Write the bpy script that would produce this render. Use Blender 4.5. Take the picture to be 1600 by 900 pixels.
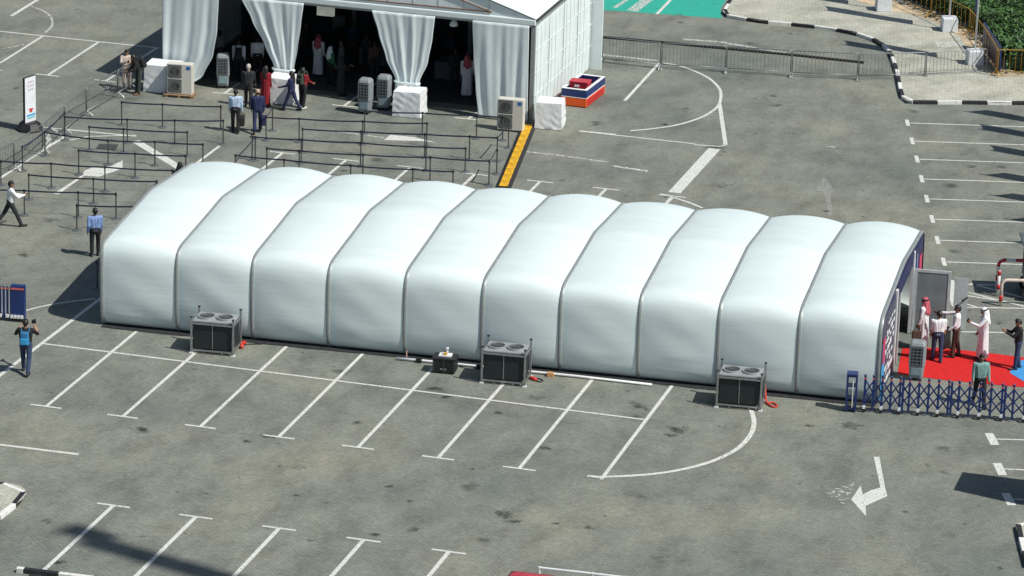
import bpy, bmesh, math, random
import numpy as np
from mathutils import Vector, Matrix
random.seed(7); np.random.seed(7)
R = math.radians
scene = bpy.context.scene
for o in list(bpy.data.objects): bpy.data.objects.remove(o)
COL = scene.collection

# ---------------------------------------------------------------- camera, sky, sun
cam_d = bpy.data.cameras.new('camera'); cam = bpy.data.objects.new('camera', cam_d); COL.objects.link(cam)
cam_d.sensor_width = 36.0; cam_d.lens = 134.617; cam_d.clip_start = 1.0; cam_d.clip_end = 1500
cam.matrix_world = Matrix([[0.95956, -0.113916, 0.257426, 43.201505], [0.280147, 0.296707, -0.912953, -101.363241], [0.02762, 0.94815, 0.316622, 40.715585], [0, 0, 0, 1]])
scene.camera = cam
SUN = Vector((0.78, -0.19, 1.0)).normalized()          # towards the sun
w = bpy.data.worlds.new('World'); scene.world = w; w.use_nodes = True
nt = w.node_tree; nt.nodes.clear()
sky = nt.nodes.new('ShaderNodeTexSky'); sky.sky_type = 'NISHITA'; sky.sun_disc = False
sky.sun_elevation = math.asin(SUN.z); sky.sun_rotation = math.atan2(SUN.x, SUN.y)
bg = nt.nodes.new('ShaderNodeBackground'); bg.inputs[1].default_value = 0.075
wo = nt.nodes.new('ShaderNodeOutputWorld'); nt.links.new(sky.outputs[0], bg.inputs[0]); nt.links.new(bg.outputs[0], wo.inputs[0])
sl = bpy.data.lights.new('sun', 'SUN'); sl.energy = 4.7; sl.angle = R(0.53); sl.color = (1.0, 0.965, 0.90)
so = bpy.data.objects.new('sun', sl); COL.objects.link(so); so.location = (40, -20, 60)
so.rotation_euler = SUN.to_track_quat('Z', 'Y').to_euler()
scene.view_settings.view_transform = 'Standard'; scene.view_settings.look = 'None'
scene.view_settings.exposure = 0.0; scene.view_settings.gamma = 1.0; scene.view_settings.use_curve_mapping = False

# ---------------------------------------------------------------- materials
def lin(c):
    return tuple(((v/255)/12.92 if v/255 <= .04045 else ((v/255+.055)/1.055)**2.4) for v in c)
MATS = {}
def mat(name, col, rough=.6, metal=0., var=.12, vscale=6., bump=0., bscale=40., spec=.5, sheen=0, trans=None, streak=None):
    """principled material with noise-driven colour variation and optional fine bump"""
    if name in MATS: return MATS[name]
    m = bpy.data.materials.new(name); m.use_nodes = True; n = m.node_tree; b = n.nodes['Principled BSDF']
    b.inputs['Roughness'].default_value = rough; b.inputs['Metallic'].default_value = metal
    b.inputs['Specular IOR Level'].default_value = spec
    tc = n.nodes.new('ShaderNodeTexCoord'); no = n.nodes.new('ShaderNodeTexNoise')
    no.inputs['Scale'].default_value = vscale; no.inputs['Detail'].default_value = 5
    mp = n.nodes.new('ShaderNodeMapping'); n.links.new(tc.outputs['Object'], mp.inputs[0])
    if streak: mp.inputs['Scale'].default_value = streak
    n.links.new(mp.outputs[0], no.inputs['Vector'])
    rp = n.nodes.new('ShaderNodeValToRGB'); e = rp.color_ramp.elements
    e[0].position = .3; e[1].position = .7
    e[0].color = (*[max(0, c*(1-var)) for c in col], 1); e[1].color = (*[min(1, c*(1+var)) for c in col], 1)
    n.links.new(no.outputs[0], rp.inputs[0]); n.links.new(rp.outputs[0], b.inputs['Base Color'])
    if bump:
        n2 = n.nodes.new('ShaderNodeTexNoise'); n2.inputs['Scale'].default_value = bscale; n2.inputs['Detail'].default_value = 4
        n.links.new(mp.outputs[0], n2.inputs['Vector'])
        bp = n.nodes.new('ShaderNodeBump'); bp.inputs['Strength'].default_value = 1; bp.inputs['Distance'].default_value = bump
        n.links.new(n2.outputs[0], bp.inputs['Height']); n.links.new(bp.outputs[0], b.inputs['Normal'])
    if trans: b.inputs['Transmission Weight'].default_value = trans
    MATS[name] = m; return m

def ground_mat(name, base, tint1, tint2, rot=0.0, stain=1.0):
    """block paving: 20x10 cm pavers (colour per paver, recessed joints), large tonal patches, oil spots"""
    m = bpy.data.materials.new(name); m.use_nodes = True; n = m.node_tree; b = n.nodes['Principled BSDF']; L = n.links.new
    b.inputs['Roughness'].default_value = .85; b.inputs['Specular IOR Level'].default_value = .25
    g = n.nodes.new('ShaderNodeNewGeometry'); mp = n.nodes.new('ShaderNodeMapping'); mp.inputs['Rotation'].default_value = (0, 0, rot)
    L(g.outputs['Position'], mp.inputs[0])
    def noise(s, d=4, r=.55, stretch=None):
        x = n.nodes.new('ShaderNodeTexNoise'); x.inputs['Scale'].default_value = s; x.inputs['Detail'].default_value = d; x.inputs['Roughness'].default_value = r
        if stretch:
            q = n.nodes.new('ShaderNodeMapping'); q.inputs['Scale'].default_value = stretch; L(mp.outputs[0], q.inputs[0]); L(q.outputs[0], x.inputs['Vector'])
        else: L(mp.outputs[0], x.inputs['Vector'])
        return x.outputs[0]
    def ramp(src, stops):
        r = n.nodes.new('ShaderNodeValToRGB'); e = r.color_ramp.elements
        while len(e) < len(stops): e.new(.5)
        for k, (p, c) in enumerate(stops): e[k].position = p; e[k].color = (*c, 1) if len(c) == 3 else c
        L(src, r.inputs[0]); return r.outputs[0]
    def mix(kind, f, a, c):
        x = n.nodes.new('ShaderNodeMix'); x.data_type = 'RGBA'; x.blend_type = kind
        if isinstance(f, float): x.inputs[0].default_value = f
        else: L(f, x.inputs[0])
        for k, v in ((6, a), (7, c)):
            if isinstance(v, tuple): x.inputs[k].default_value = (*v, 1)
            else: L(v, x.inputs[k])
        return x.outputs[2]
    big = ramp(noise(.16, 6, .62), [(.32, tint1), (.5, base), (.68, tint2)])
    med = ramp(noise(.9, 6, .65, (1, .55, 1)), [(.3, (.66,)*3), (.5, (1,)*3), (.72, (1.25,)*3)])
    c = mix('MULTIPLY', .8, big, med)
    fine = ramp(noise(7, 6, .85), [(.25, (.5,)*3), (.5, (1,)*3), (.78, (1.45,)*3)])
    c = mix('MULTIPLY', .75, c, fine)
    br = n.nodes.new('ShaderNodeTexBrick'); br.inputs['Scale'].default_value = 1.0
    br.inputs['Brick Width'].default_value = .21; br.inputs['Row Height'].default_value = .105; br.inputs['Mortar Size'].default_value = .009
    br.inputs['Color1'].default_value = (.86, .86, .86, 1); br.inputs['Color2'].default_value = (1.12, 1.12, 1.1, 1); br.inputs['Mortar'].default_value = (.5, .5, .47, 1)
    L(mp.outputs[0], br.inputs['Vector']); c = mix('MULTIPLY', .55, c, br.outputs[0])
    # oil drips: small dark spots, scarce; tyre scuffs: long faint streaks
    vo = n.nodes.new('ShaderNodeTexVoronoi'); vo.inputs['Scale'].default_value = .62; vo.inputs['Randomness'].default_value = 1
    wv = n.nodes.new('ShaderNodeVectorMath'); wv.operation = 'ADD'
    wn = n.nodes.new('ShaderNodeTexNoise'); wn.inputs['Scale'].default_value = 3.5; wn.inputs['Detail'].default_value = 4; L(mp.outputs[0], wn.inputs['Vector'])
    ws = n.nodes.new('ShaderNodeVectorMath'); ws.operation = 'SCALE'; ws.inputs['Scale'].default_value = .55; L(wn.outputs['Color'], ws.inputs[0])
    L(mp.outputs[0], wv.inputs[0]); L(ws.outputs[0], wv.inputs[1]); L(wv.outputs[0], vo.inputs['Vector'])
    sep = n.nodes.new('ShaderNodeSeparateColor'); L(vo.outputs['Color'], sep.inputs[0])
    sz = n.nodes.new('ShaderNodeMath'); sz.operation = 'MULTIPLY'; L(sep.outputs[0], sz.inputs[0]); L(sep.outputs[1], sz.inputs[1])
    df = n.nodes.new('ShaderNodeMath'); df.operation = 'DIVIDE'; L(vo.outputs['Distance'], df.inputs[0]); L(sz.outputs[0], df.inputs[1])
    spot = ramp(df.outputs[0], [(.10, (.8*stain,)*3), (.34, (0, 0, 0))])
    c = mix('MIX', spot, c, (.045, .05, .042))
    v2 = n.nodes.new('ShaderNodeTexVoronoi'); v2.inputs['Scale'].default_value = 1.5; L(wv.outputs[0], v2.inputs['Vector'])
    s2 = n.nodes.new('ShaderNodeSeparateColor'); L(v2.outputs['Color'], s2.inputs[0])
    m2 = n.nodes.new('ShaderNodeMath'); m2.operation = 'POWER'; L(s2.outputs[0], m2.inputs[0]); m2.inputs[1].default_value = 2.2
    d2 = n.nodes.new('ShaderNodeMath'); d2.operation = 'DIVIDE'; L(v2.outputs['Distance'], d2.inputs[0]); L(m2.outputs[0], d2.inputs[1])
    sp2 = ramp(d2.outputs[0], [(.05, (.85*stain,)*3), (.17, (0, 0, 0))])
    c = mix('MIX', sp2, c, (.04, .045, .036))
    scf = ramp(noise(.7, 5, .7, (.35, 2.2, 1)), [(.60, (0, 0, 0)), (.78, (.34*stain,)*3)])
    c = mix('MIX', scf, c, (.075, .08, .072))
    L(c, b.inputs['Base Color'])
    bp = n.nodes.new('ShaderNodeBump'); bp.inputs['Distance'].default_value = .006; bp.inputs['Strength'].default_value = .7
    inv = n.nodes.new('ShaderNodeMath'); inv.operation = 'SUBTRACT'; inv.inputs[0].default_value = 1; L(br.outputs['Fac'], inv.inputs[1])
    L(inv.outputs[0], bp.inputs['Height']); L(bp.outputs[0], b.inputs['Normal'])
    return m

def paint_mat(name, col, cover=.75, scale=7., grid=False):
    """worn road paint: transparent where it has rubbed off the pavers"""
    if name in MATS: return MATS[name]
    m = bpy.data.materials.new(name); m.use_nodes = True; n = m.node_tree; b = n.nodes['Principled BSDF']; L = n.links.new
    b.inputs['Roughness'].default_value = .7
    g = n.nodes.new('ShaderNodeNewGeometry')
    no = n.nodes.new('ShaderNodeTexNoise'); no.inputs['Scale'].default_value = scale; no.inputs['Detail'].default_value = 6; no.inputs['Roughness'].default_value = .7
    L(g.outputs['Position'], no.inputs['Vector'])
    r = n.nodes.new('ShaderNodeValToRGB'); e = r.color_ramp.elements; t = .5-(cover-.5)*.55
    e[0].position = max(0, t-.05); e[0].color = (0, 0, 0, 1); e[1].position = t+.06; e[1].color = (1, 1, 1, 1)
    L(no.outputs[0], r.inputs[0]); a = r.outputs[0]
    if grid:      # paint left mostly along the joints
        br = n.nodes.new('ShaderNodeTexBrick'); br.inputs['Scale'].default_value = 1; br.inputs['Brick Width'].default_value = .42; br.inputs['Row Height'].default_value = .21; br.inputs['Mortar Size'].default_value = .035
        L(g.outputs['Position'], br.inputs['Vector'])
        mu = n.nodes.new('ShaderNodeMath'); mu.operation = 'MULTIPLY'; L(r.outputs[0], mu.inputs[0]); L(br.outputs['Fac'], mu.inputs[1]); a = mu.outputs[0]
    n2 = n.nodes.new('ShaderNodeTexNoise'); n2.inputs['Scale'].default_value = 2.5; L(g.outputs['Position'], n2.inputs['Vector'])
    r2 = n.nodes.new('ShaderNodeValToRGB'); r2.color_ramp.elements[0].color = (*[c*.78 for c in col], 1); r2.color_ramp.elements[1].color = (*col, 1)
    L(n2.outputs[0], r2.inputs[0]); L(r2.outputs[0], b.inputs['Base Color'])
    L(a, b.inputs['Alpha']); MATS[name] = m; return m

M_GROUND = ground_mat('block_paving', (.202, .214, .184), (.150, .169, .152), (.252, .254, .205))
M_ISLAND = ground_mat('island_paving', (.43, .435, .365), (.38, .39, .325), (.49, .485, .40), rot=.6, stain=.25)
M_PAINT = paint_mat('white_road_paint', (.70, .71, .66), .70, 13)
M_PAINT2 = paint_mat('worn_white_paint', (.68, .68, .64), .55, 9)
M_FADE = paint_mat('faded_white_paint', (.6, .6, .57), .42, 22)
M_FAINT = paint_mat('rubbed_white_paint', (.6, .6, .57), .5, 5, grid=True)
M_GREEN = paint_mat('turquoise_ground_paint', (.03, .42, .31), .80, 1.6)

# ---------------------------------------------------------------- mesh helpers
class MB:
    def __init__(s): s.v = []; s.f = []; s.mi = []
    def add(s, vs, fs, mi=0):
        o = len(s.v); s.v += [tuple(map(float, p)) for p in vs]; s.f += [tuple(i+o for i in f) for f in fs]; s.mi += [mi]*len(fs); return s
    def box(s, c, d, rz=0., mi=0, taper=1.):
        x, y, z = [k/2 for k in d]; ca, sa = math.cos(rz), math.sin(rz); vs = []
        for dz, t in ((-z, 1.), (z, taper)):
            for dx, dy in ((-x, -y), (x, -y), (x, y), (-x, y)):
                dx *= t; dy *= t; vs.append((c[0]+dx*ca-dy*sa, c[1]+dx*sa+dy*ca, c[2]+dz))
        return s.add(vs, [(3, 2, 1, 0), (4, 5, 6, 7), (0, 1, 5, 4), (1, 2, 6, 5), (2, 3, 7, 6), (3, 0, 4, 7)], mi)
    def tube(s, pts, r, n=8, mi=0, caps=True, sq=1.):
        pts = [Vector(p) for p in pts]; rs = r if isinstance(r, (list, tuple)) else [r]*len(pts); vs = []; up = None
        for i, p in enumerate(pts):
            t = (pts[min(i+1, len(pts)-1)]-pts[max(i-1, 0)]).normalized()
            if up is None: up = Vector((0, 0, 1)) if abs(t.z) < .9 else Vector((1, 0, 0))
            a = t.cross(up).normalized(); b_ = a.cross(t).normalized(); up = b_
            for k in range(n):
                an = 2*math.pi*(k+.5)/n; vs.append(p+a*math.cos(an)*rs[i]+b_*math.sin(an)*rs[i]*sq)
        fs = [(i*n+k, i*n+(k+1) % n, (i+1)*n+(k+1) % n, (i+1)*n+k) for i in range(len(pts)-1) for k in range(n)]
        if caps: fs += [tuple(reversed(range(n))), tuple(range((len(pts)-1)*n, len(pts)*n))]
        return s.add(vs, fs, mi)
    def lathe(s, c, prof, n=16, mi=0):
        vs = [(c[0]+r*math.cos(2*math.pi*k/n), c[1]+r*math.sin(2*math.pi*k/n), c[2]+z) for r, z in prof for k in range(n)]
        fs = [(i*n+k, i*n+(k+1) % n, (i+1)*n+(k+1) % n, (i+1)*n+k) for i in range(len(prof)-1) for k in range(n)]
        fs += [tuple(reversed(range(n))), tuple(range((len(prof)-1)*n, len(prof)*n))]
        return s.add(vs, fs, mi)
    def prism(s, poly, z0, z1, mi=0):
        n = len(poly)
        if sum(poly[i][0]*poly[(i+1) % n][1]-poly[(i+1) % n][0]*poly[i][1] for i in range(n)) < 0: poly = poly[::-1]
        vs = [(p[0], p[1], z0) for p in poly]+[(p[0], p[1], z1) for p in poly]
        return s.add(vs, [tuple(reversed(range(n))), tuple(range(n, 2*n))]+[(i, (i+1) % n, (i+1) % n+n, i+n) for i in range(n)], mi)
    def sheet(s, poly, z, mi=0):
        n = len(poly)
        if sum(poly[i][0]*poly[(i+1) % n][1]-poly[(i+1) % n][0]*poly[i][1] for i in range(n)) < 0: poly = poly[::-1]
        return s.add([(p[0], p[1], z) for p in poly], [tuple(range(n))], mi)
    def grid(s, fn, nu, nv, mi=0):
        vs = [fn(i/nu, j/nv) for j in range(nv+1) for i in range(nu+1)]
        return s.add(vs, [(j*(nu+1)+i, j*(nu+1)+i+1, (j+1)*(nu+1)+i+1, (j+1)*(nu+1)+i) for j in range(nv) for i in range(nu)], mi)
    def mesh(s, name, mats, smooth=False):
        me = bpy.data.meshes.new(name); me.from_pydata(s.v, [], s.f)
        for m in (mats if isinstance(mats, (list, tuple)) else [mats]): me.materials.append(m)
        me.polygons.foreach_set('material_index', s.mi)
        if smooth: me.polygons.foreach_set('use_smooth', [True]*len(s.f))
        me.update(); return me
    def build(s, name, mats, parent=None, smooth=False, bevel=0., loc=None, angle=None):
        o = bpy.data.objects.new(name, s.mesh(name, mats, smooth)); COL.objects.link(o)
        if parent: o.parent = parent
        if loc: o.location = loc
        if bevel:
            b = o.modifiers.new('bevel', 'BEVEL'); b.width = bevel; b.segments = 2; b.limit_method = 'ANGLE'
        if smooth and angle:
            try: o.data.set_sharp_from_angle(angle=R(angle))
            except Exception: pass
        return o
def tag(o, label, cat, group=None, kind=None):
    o['label'] = label; o['category'] = cat
    if group: o['group'] = group
    if kind: o['kind'] = kind
    return o
def empty(name, loc=(0, 0, 0), rz=0.):
    o = bpy.data.objects.new(name, None); COL.objects.link(o); o.location = loc; o.rotation_euler = (0, 0, rz); o.empty_display_size = .3; return o
def dup(src, loc, rz=0., label=None):
    c = src.copy(); COL.objects.link(c); c.location = loc; c.rotation_euler = (0, 0, rz)
    if label: c['label'] = label
    for ch in list(src.children):
        d = ch.copy(); COL.objects.link(d); d.parent = c
        for g_ in list(ch.children):
            e = g_.copy(); COL.objects.link(e); e.parent = d
    return c
def struct(o): o['kind'] = 'structure'; return o
def ang(a, b): return math.atan2(b[1]-a[1], b[0]-a[0])
def dist(a, b): return math.hypot(b[0]-a[0], b[1]-a[1])
def ordn(i): return ['first', 'second', 'third', 'fourth', 'fifth', 'sixth', 'seventh', 'eighth', 'ninth', 'tenth', 'eleventh', 'twelfth'][i]

WHITE = mat('white_powder_coat', (.72, .74, .73), .4, var=.06)
BARM = mat('barrier_steel', (.24, .25, .255), .45, .6, var=.2, vscale=10)
GREYM = mat('galvanised_steel', (.36, .38, .38), .42, .75, var=.15, vscale=14)
DARKM = mat('dark_steel', (.05, .052, .056), .45, .3, var=.2)
BLACK = mat('black_plastic', (.012, .012, .013), .5, var=.3)
RUBBER = mat('black_rubber', (.02, .02, .02), .8, var=.3)
BLUEP = mat('navy_blue_paint', (.011, .03, .135), .4, var=.2)
BLUEB = mat('bright_blue_plastic', (.02, .12, .42), .4)
REDP = mat('red_paint', (.50, .02, .02), .4)
ORANGE = mat('orange_plastic', (.78, .10, .01), .45, var=.1)
YELLOW = mat('yellow_plastic', (.66, .36, .01), .55, var=.3, vscale=5)
YELLOWF = mat('yellow_fence_paint', (.34, .19, .02), .5, var=.25)
WOOD = mat('pallet_wood', (.32, .2, .1), .8, var=.35, vscale=9)
FABRIC = mat('white_marquee_fabric', (.71, .79, .785), .5, var=.05, vscale=1.5, bump=.004, bscale=4)
COVER = mat('white_cover_cloth', (.76, .78, .78), .6, var=.05, bump=.012, bscale=7)
PVC = mat('white_pvc_membrane', (.685, .782, .772), .42, var=.04, vscale=.7, bump=.003, bscale=2.4, streak=(.45, 2.2, 5), spec=.4)
RAILM = mat('grey_seam_rail', (.33, .36, .35), .45, .3, var=.12)
SAND = mat('sand', (.50, .40, .26), .95, var=.3, vscale=2.5, bump=.02, bscale=12)
CARPET_R = mat('red_carpet', (.56, .008, .008), .95, var=.1, vscale=4, bump=.004, bscale=80)
CARPET_B = mat('blue_carpet', (.05, .27, .58), .95, var=.12, bump=.004, bscale=80)
CONC = mat('white_painted_concrete', (.66, .69, .70), .7, var=.08)
KERBW = mat('white_kerb_paint', (.70, .70, .66), .7, var=.18, vscale=9)
KERBB = mat('black_kerb_paint', (.02, .02, .022), .6, var=.4, vscale=9)
COIL = mat('dark_condenser_coil', (.018, .026, .028), .55, .2, var=.3, vscale=30)
COOLG = mat('grey_cooler_plastic', (.13, .15, .16), .45, var=.1)
COOLL = mat('light_grey_plastic', (.235, .265, .27), .45, var=.08)
BEIGE = mat('off_white_casing', (.62, .61, .54), .45, var=.05)
GLASSD = mat('dark_glass', (.02, .03, .035), .08, var=.2)
DOORG = mat('grey_door_panel', (.20, .24, .25), .25, var=.15, vscale=2)
NAVYB = mat('navy_printed_banner', (.02, .025, .09), .5, var=.2)
PINK = mat('pink_print', (.62, .05, .12), .5)
CYANP = mat('cyan_print', (.04, .36, .66), .5)
WHITEP = mat('white_print', (.78, .78, .78), .5)
LEAF = mat('hedge_leaf', (.05, .125, .026), .55, var=.55, vscale=1.4)
TWIG = mat('hedge_twig', (.06, .05, .03), .9, var=.4)
BELT = mat('navy_belt_webbing', (.018, .02, .05), .8, var=.2)
STEELD = mat('dark_stanchion_metal', (.11, .115, .12), .35, .6, var=.15)

# ---------------------------------------------------------------- ground and markings
gr = MB().sheet([(-400, -200), (400, -200), (400, 600), (-400, 600)], 0).build('car_park_ground', M_GROUND); struct(gr)
def strip(pts, wd, name='painted_line', m=None, z=.004, parent=gr):
    pts = [Vector((p[0], p[1])) for p in pts]; l = []; r = []
    for i, p in enumerate(pts):
        t = (pts[min(i+1, len(pts)-1)]-pts[max(i-1, 0)]).normalized(); nn = Vector((-t.y, t.x))*wd/2; l.append(p+nn); r.append(p-nn)
    mb = MB(); n = len(pts)
    mb.add([(q.x, q.y, z) for q in r+l], [(i, i+1, n+i+1, n+i) for i in range(n-1)])
    return mb.build(name, m or M_PAINT, parent)
def smooth_pts(pts, k=6):
    out = []; P = [Vector((p[0], p[1])) for p in pts]; P = [P[0]*2-P[1]]+P+[P[-1]*2-P[-2]]
    for i in range(1, len(P)-2):
        for j in range(k):
            t = j/k; a, b_, c, d = P[i-1:i+3]
            out.append(.5*((2*b_)+(c-a)*t+(2*a-5*b_+4*c-d)*t*t+(3*b_-a-3*c+d)*t**3))
    return out+[P[-2]]
def area(poly, name='painted_mark', m=None, z=.004): return MB().sheet(list(poly), z).build(name, m or M_PAINT, gr)
def tee(p, d=(1, 0), wd=.10, half=.5, z=.008): return strip([(p[0]-d[0]*half, p[1]-d[1]*half), (p[0]+d[0]*half, p[1]+d[1]*half)], wd, z=z)
BW = 2.5
for i in range(8):                                        # bays in front of the tunnel tent
    strip([(BW*i, -.0), (BW*i, 8.6)], .115)
    if i < 7: tee((BW*i, 0))
strip([(-2.44, 5.28), (17.55, 5.3)], .10, z=.008)
strip([(-2.42, 1.79), (-2.32, 10.27)], .13)
strip(smooth_pts([(-4.13, 8.09), (-3.82, 8.63), (-3.47, 9.08), (-2.95, 9.60), (-2.47, 10.03)]), .09)
strip(smooth_pts([(17.05, 0.11), (17.52, 0.20), (18.66, 0.82), (19.46, 1.50), (20.19, 2.50), (20.67, 3.76), (20.80, 5.01), (20.68, 6.15), (20.34, 7.28)]), .15, z=.012)
for i in range(5):                                        # front row
    q = (BW*(i+1.977), -6.82); tee(q); strip([q, (q[0], q[1]-6)], .13)
for i in range(-1, 7):                                    # row behind the tunnel tent
    q = (BW*(i-.955), 28.23)
    if i >= 0: tee(q)
    strip([q, (q[0], q[1]-9)], .12)
strip([(-0.13, -3.48), (2.47, -3.41)], .13)
area([(24.69, 4.64), (24.85, 4.70), (25.53, 2.15), (25.69, 1.61), (25.24, 0.62), (25.42, -0.17), (24.75, 0.97), (24.79, 2.16), (24.99, 1.48), (25.16, 1.93), (25.37, 2.21)], 'painted_arrow')
area([(23.87, 1.25), (24.55, 2.34), (24.76, 0.39)], 'worn_arrow', M_FAINT)
area([(17.29, 32.69), (17.34, 30.87), (17.68, 30.83), (18.44, 28.04), (18.59, 28.10), (17.87, 30.91), (18.07, 31.04)], 'worn_arrow', M_FADE)
area([(-8.30, 20.38), (-8.21, 22.86), (-8.36, 23.39), (-8.25, 23.87), (-7.68, 24.27), (-7.55, 25.16), (-7.20, 24.24), (-7.25, 23.89), (-7.57, 22.90), (-8.11, 22.84), (-8.10, 20.35)], 'painted_arrow')
strip([(-8.07, 27.71), (-5.08, 24.86)], .36)
strip([(-12.17, 28.12), (-8.26, 28.28)], .12); strip([(-11.55, 28.06), (-10.70, 27.12), (-10.77, 25.73), (-10.82, 21.40)], .14, z=.012)
strip([(-10.36, 26.84), (-9.86, 27.58), (-8.29, 28.36)], .1, z=.016); strip([(-11.52, 27.37), (-11.00, 26.43), (-10.82, 25.70)], .2, z=.02)
strip([(-19.17, 40.62), (-12.16, 40.60)], .11); strip([(-17.24, 40.52), (-17.17, 36.01)], .12, z=.008); strip([(-14.76, 40.51), (-14.69, 35.05)], .12, z=.008)
strip([(-12.22, 40.58), (-12.24, 35.07)], .12, z=.008); strip([(-15.21, 35.05), (-14.21, 35.04)], .1); strip([(-12.72, 35.08), (-11.80, 35.07)], .1, z=.012)
strip(smooth_pts([(-19.67, 44.97), (-18.83, 44.38), (-18.12, 43.51), (-17.56, 42.30), (-17.35, 41.11)]), .1, z=.012, m=M_PAINT2)
strip([(-19.75, 43.12), (-19.82, 46.19)], .16); strip(smooth_pts([(-18.11, 38.01), (-17.74, 38.46), (-17.43, 39.05)]), .09, m=M_PAINT2); strip([(-16.85, 34.96), (-16.67, 35.05)], .1)
strip([(-7.76, 35.10), (-6.69, 35.18)], .1); strip([(-7.26, 35.20), (-7.21, 39.39)], .12, z=.008)
strip([(-2.81, 35.17), (-1.77, 35.22)], .1); strip([(-2.32, 35.19), (-2.17, 39.34)], .12, z=.008)
strip([(2.18, 35.21), (3.14, 35.24)], .1); strip([(2.74, 35.27), (2.96, 39.11)], .12, z=.008)
strip([(-1.59, 31.69), (-0.48, 31.66), (0.51, 31.54)], .12, m=M_PAINT2); area([(0.61, 32.02), (0.60, 31.27), (2.06, 31.67), (2.58, 31.64), (1.56, 32.05)], 'painted_arrow')
strip([(7.60, 46.08), (7.73, 40.03)], .13)
strip(smooth_pts([(7.79, 46.15), (8.43, 46.01), (9.25, 45.41), (10.06, 44.55), (10.73, 43.39), (11.07, 42.38), (11.34, 40.97), (11.34, 39.98), (11.12, 38.79), (10.54, 37.48), (9.75, 36.56), (9.02, 35.96)]), .12, z=.008)
strip([(11.35, 40.98), (12.89, 35.46)], .16); strip([(7.19, 35.18), (11.75, 35.13), (11.78, 35.02), (12.75, 35.15), (12.88, 35.39)], .1, z=.008)
strip([(12.62, 34.78), (12.57, 28.68)], .46)
strip([(12.12, 28.33), (12.67, 28.27)], .1); strip([(12.65, 28.24), (12.62, 27.43)], .14, z=.008); strip(smooth_pts([(12.66, 28.08), (13.32, 27.70), (13.98, 27.19)]), .12, z=.012)
strip([(6.01, 31.77), (7.39, 31.75), (8.67, 31.62), (9.29, 31.60)], .12, m=M_PAINT2); strip([(9.57, 31.15), (10.99, 30.98)], .2, m=M_PAINT2)
strip([(7.21, 35.24), (8.63, 35.28)], .09); strip([(7.60, 50.21), (9.14, 50.36), (12.25, 49.60)], .2, m=M_PAINT2); strip([(4.64, 46.50), (7.45, 46.42)], .2, m=M_PAINT2)
strip([(16.55, 36.66), (16.91, 36.73)], .1, m=M_PAINT2)
area([(2.85, 53.63), (6.44, 54.04), (8.31, 54.23), (7.88, 55.83), (7.72, 57.71), (7.34, 61.05), (1.51, 58.62)], 'painted_green_area', M_GREEN, z=.004)
strip([(5.53, 53.85), (5.46, 56.83)], .14, z=.008); strip([(4.40, 53.98), (4.54, 56.76)], .5, z=.008, m=M_PAINT2); strip([(3.55, 54.22), (3.70, 56.10)], .2, z=.008, m=M_PAINT2)
RB = [(18.85, 41.07), (19.49, 38.62), (20.12, 36.26), (20.76, 33.76), (21.40, 31.33), (22.03, 28.94), (22.66, 26.53), (23.31, 24.16)]
rd = Vector((RB[7][0]-RB[0][0], RB[7][1]-RB[0][1])).normalized(); rl = Vector((-rd.y, rd.x))
if rl.x < 0: rl = -rl
for q in RB:
    tee(q, rd, .15, .46); strip([(q[0]+rl.x*.1, q[1]+rl.y*.1), (q[0]+rl.x*7, q[1]+rl.y*7)], .09)
strip([(23.82, 22.22), (24.60, 19.51)], .36)
strip([(24.64, 19.46), (26.83, 20.15)], .09)
for a, b_ in (((24.01, 21.79), (25.53, 22.28)), ((24.11, 21.34), (26.72, 20.32)), ((24.27, 20.82), (25.89, 20.62)), ((24.49, 20.04), (25.22, 19.68)), ((24.59, 22.11), (26.76, 21.13))): strip([a, b_], .1, z=.008)
strip([(25.18, 16.98), (27.15, 17.61)], .09)
for a, b_, c in (((27.62, 7.86), (27.97, 6.91), (30.11, 8.04)), ((28.28, 5.41), (28.60, 4.48), (30.48, 5.48)), ((28.92, 3.06), (29.25, 2.16), (30.84, 3.05))):
    strip([a, b_], .26); mid = ((a[0]+b_[0])/2, (a[1]+b_[1])/2); strip([(mid[0]+.12, mid[1]+.03), c], .09, z=.008)
dc = MB().sheet([(-9.16, 26.82), (-8.46, 27.03), (-8.28, 26.26), (-9.03, 26.14)], .006).build('drain_cover', mat('dark_drain_cover', (.05, .052, .05), .7, var=.4, vscale=15), gr)

# kerbed islands: every kerb stone is its own piece
def kerb_path(name, pts, paving, first=0, step=1.0, hgt=.14):
    P = [Vector(p) for p in pts]; k = struct(empty(name, (P[0].x, P[0].y, 0))); k.location = (0, 0, 0)
    L = [0]
    for i in range(1, len(P)): L.append(L[-1]+(P[i]-P[i-1]).length)
    def at(s):
        s = min(max(s, 0), L[-1])
        for i in range(1, len(P)):
            if s <= L[i]+1e-6: t = (s-L[i-1])/(L[i]-L[i-1]); return P[i-1].lerp(P[i], t), (P[i]-P[i-1]).normalized()
    s = 0; i = first
    while s < L[-1]-.2:
        e = min(s+step, L[-1]); a, _ = at(s+.008); b_, _ = at(e-.008); t = (b_-a).normalized(); nn = Vector((-t.y, t.x))*.15
        mb = MB(); hh = hgt+random.uniform(-.004, .004)
        mb.prism([tuple(a), tuple(b_), tuple(b_+nn), tuple(a+nn)], -.02, hh)
        mb.build('kerb_stone', KERBW if i % 2 else KERBB, k, bevel=.015); s = e; i += 1
    return k
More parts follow.
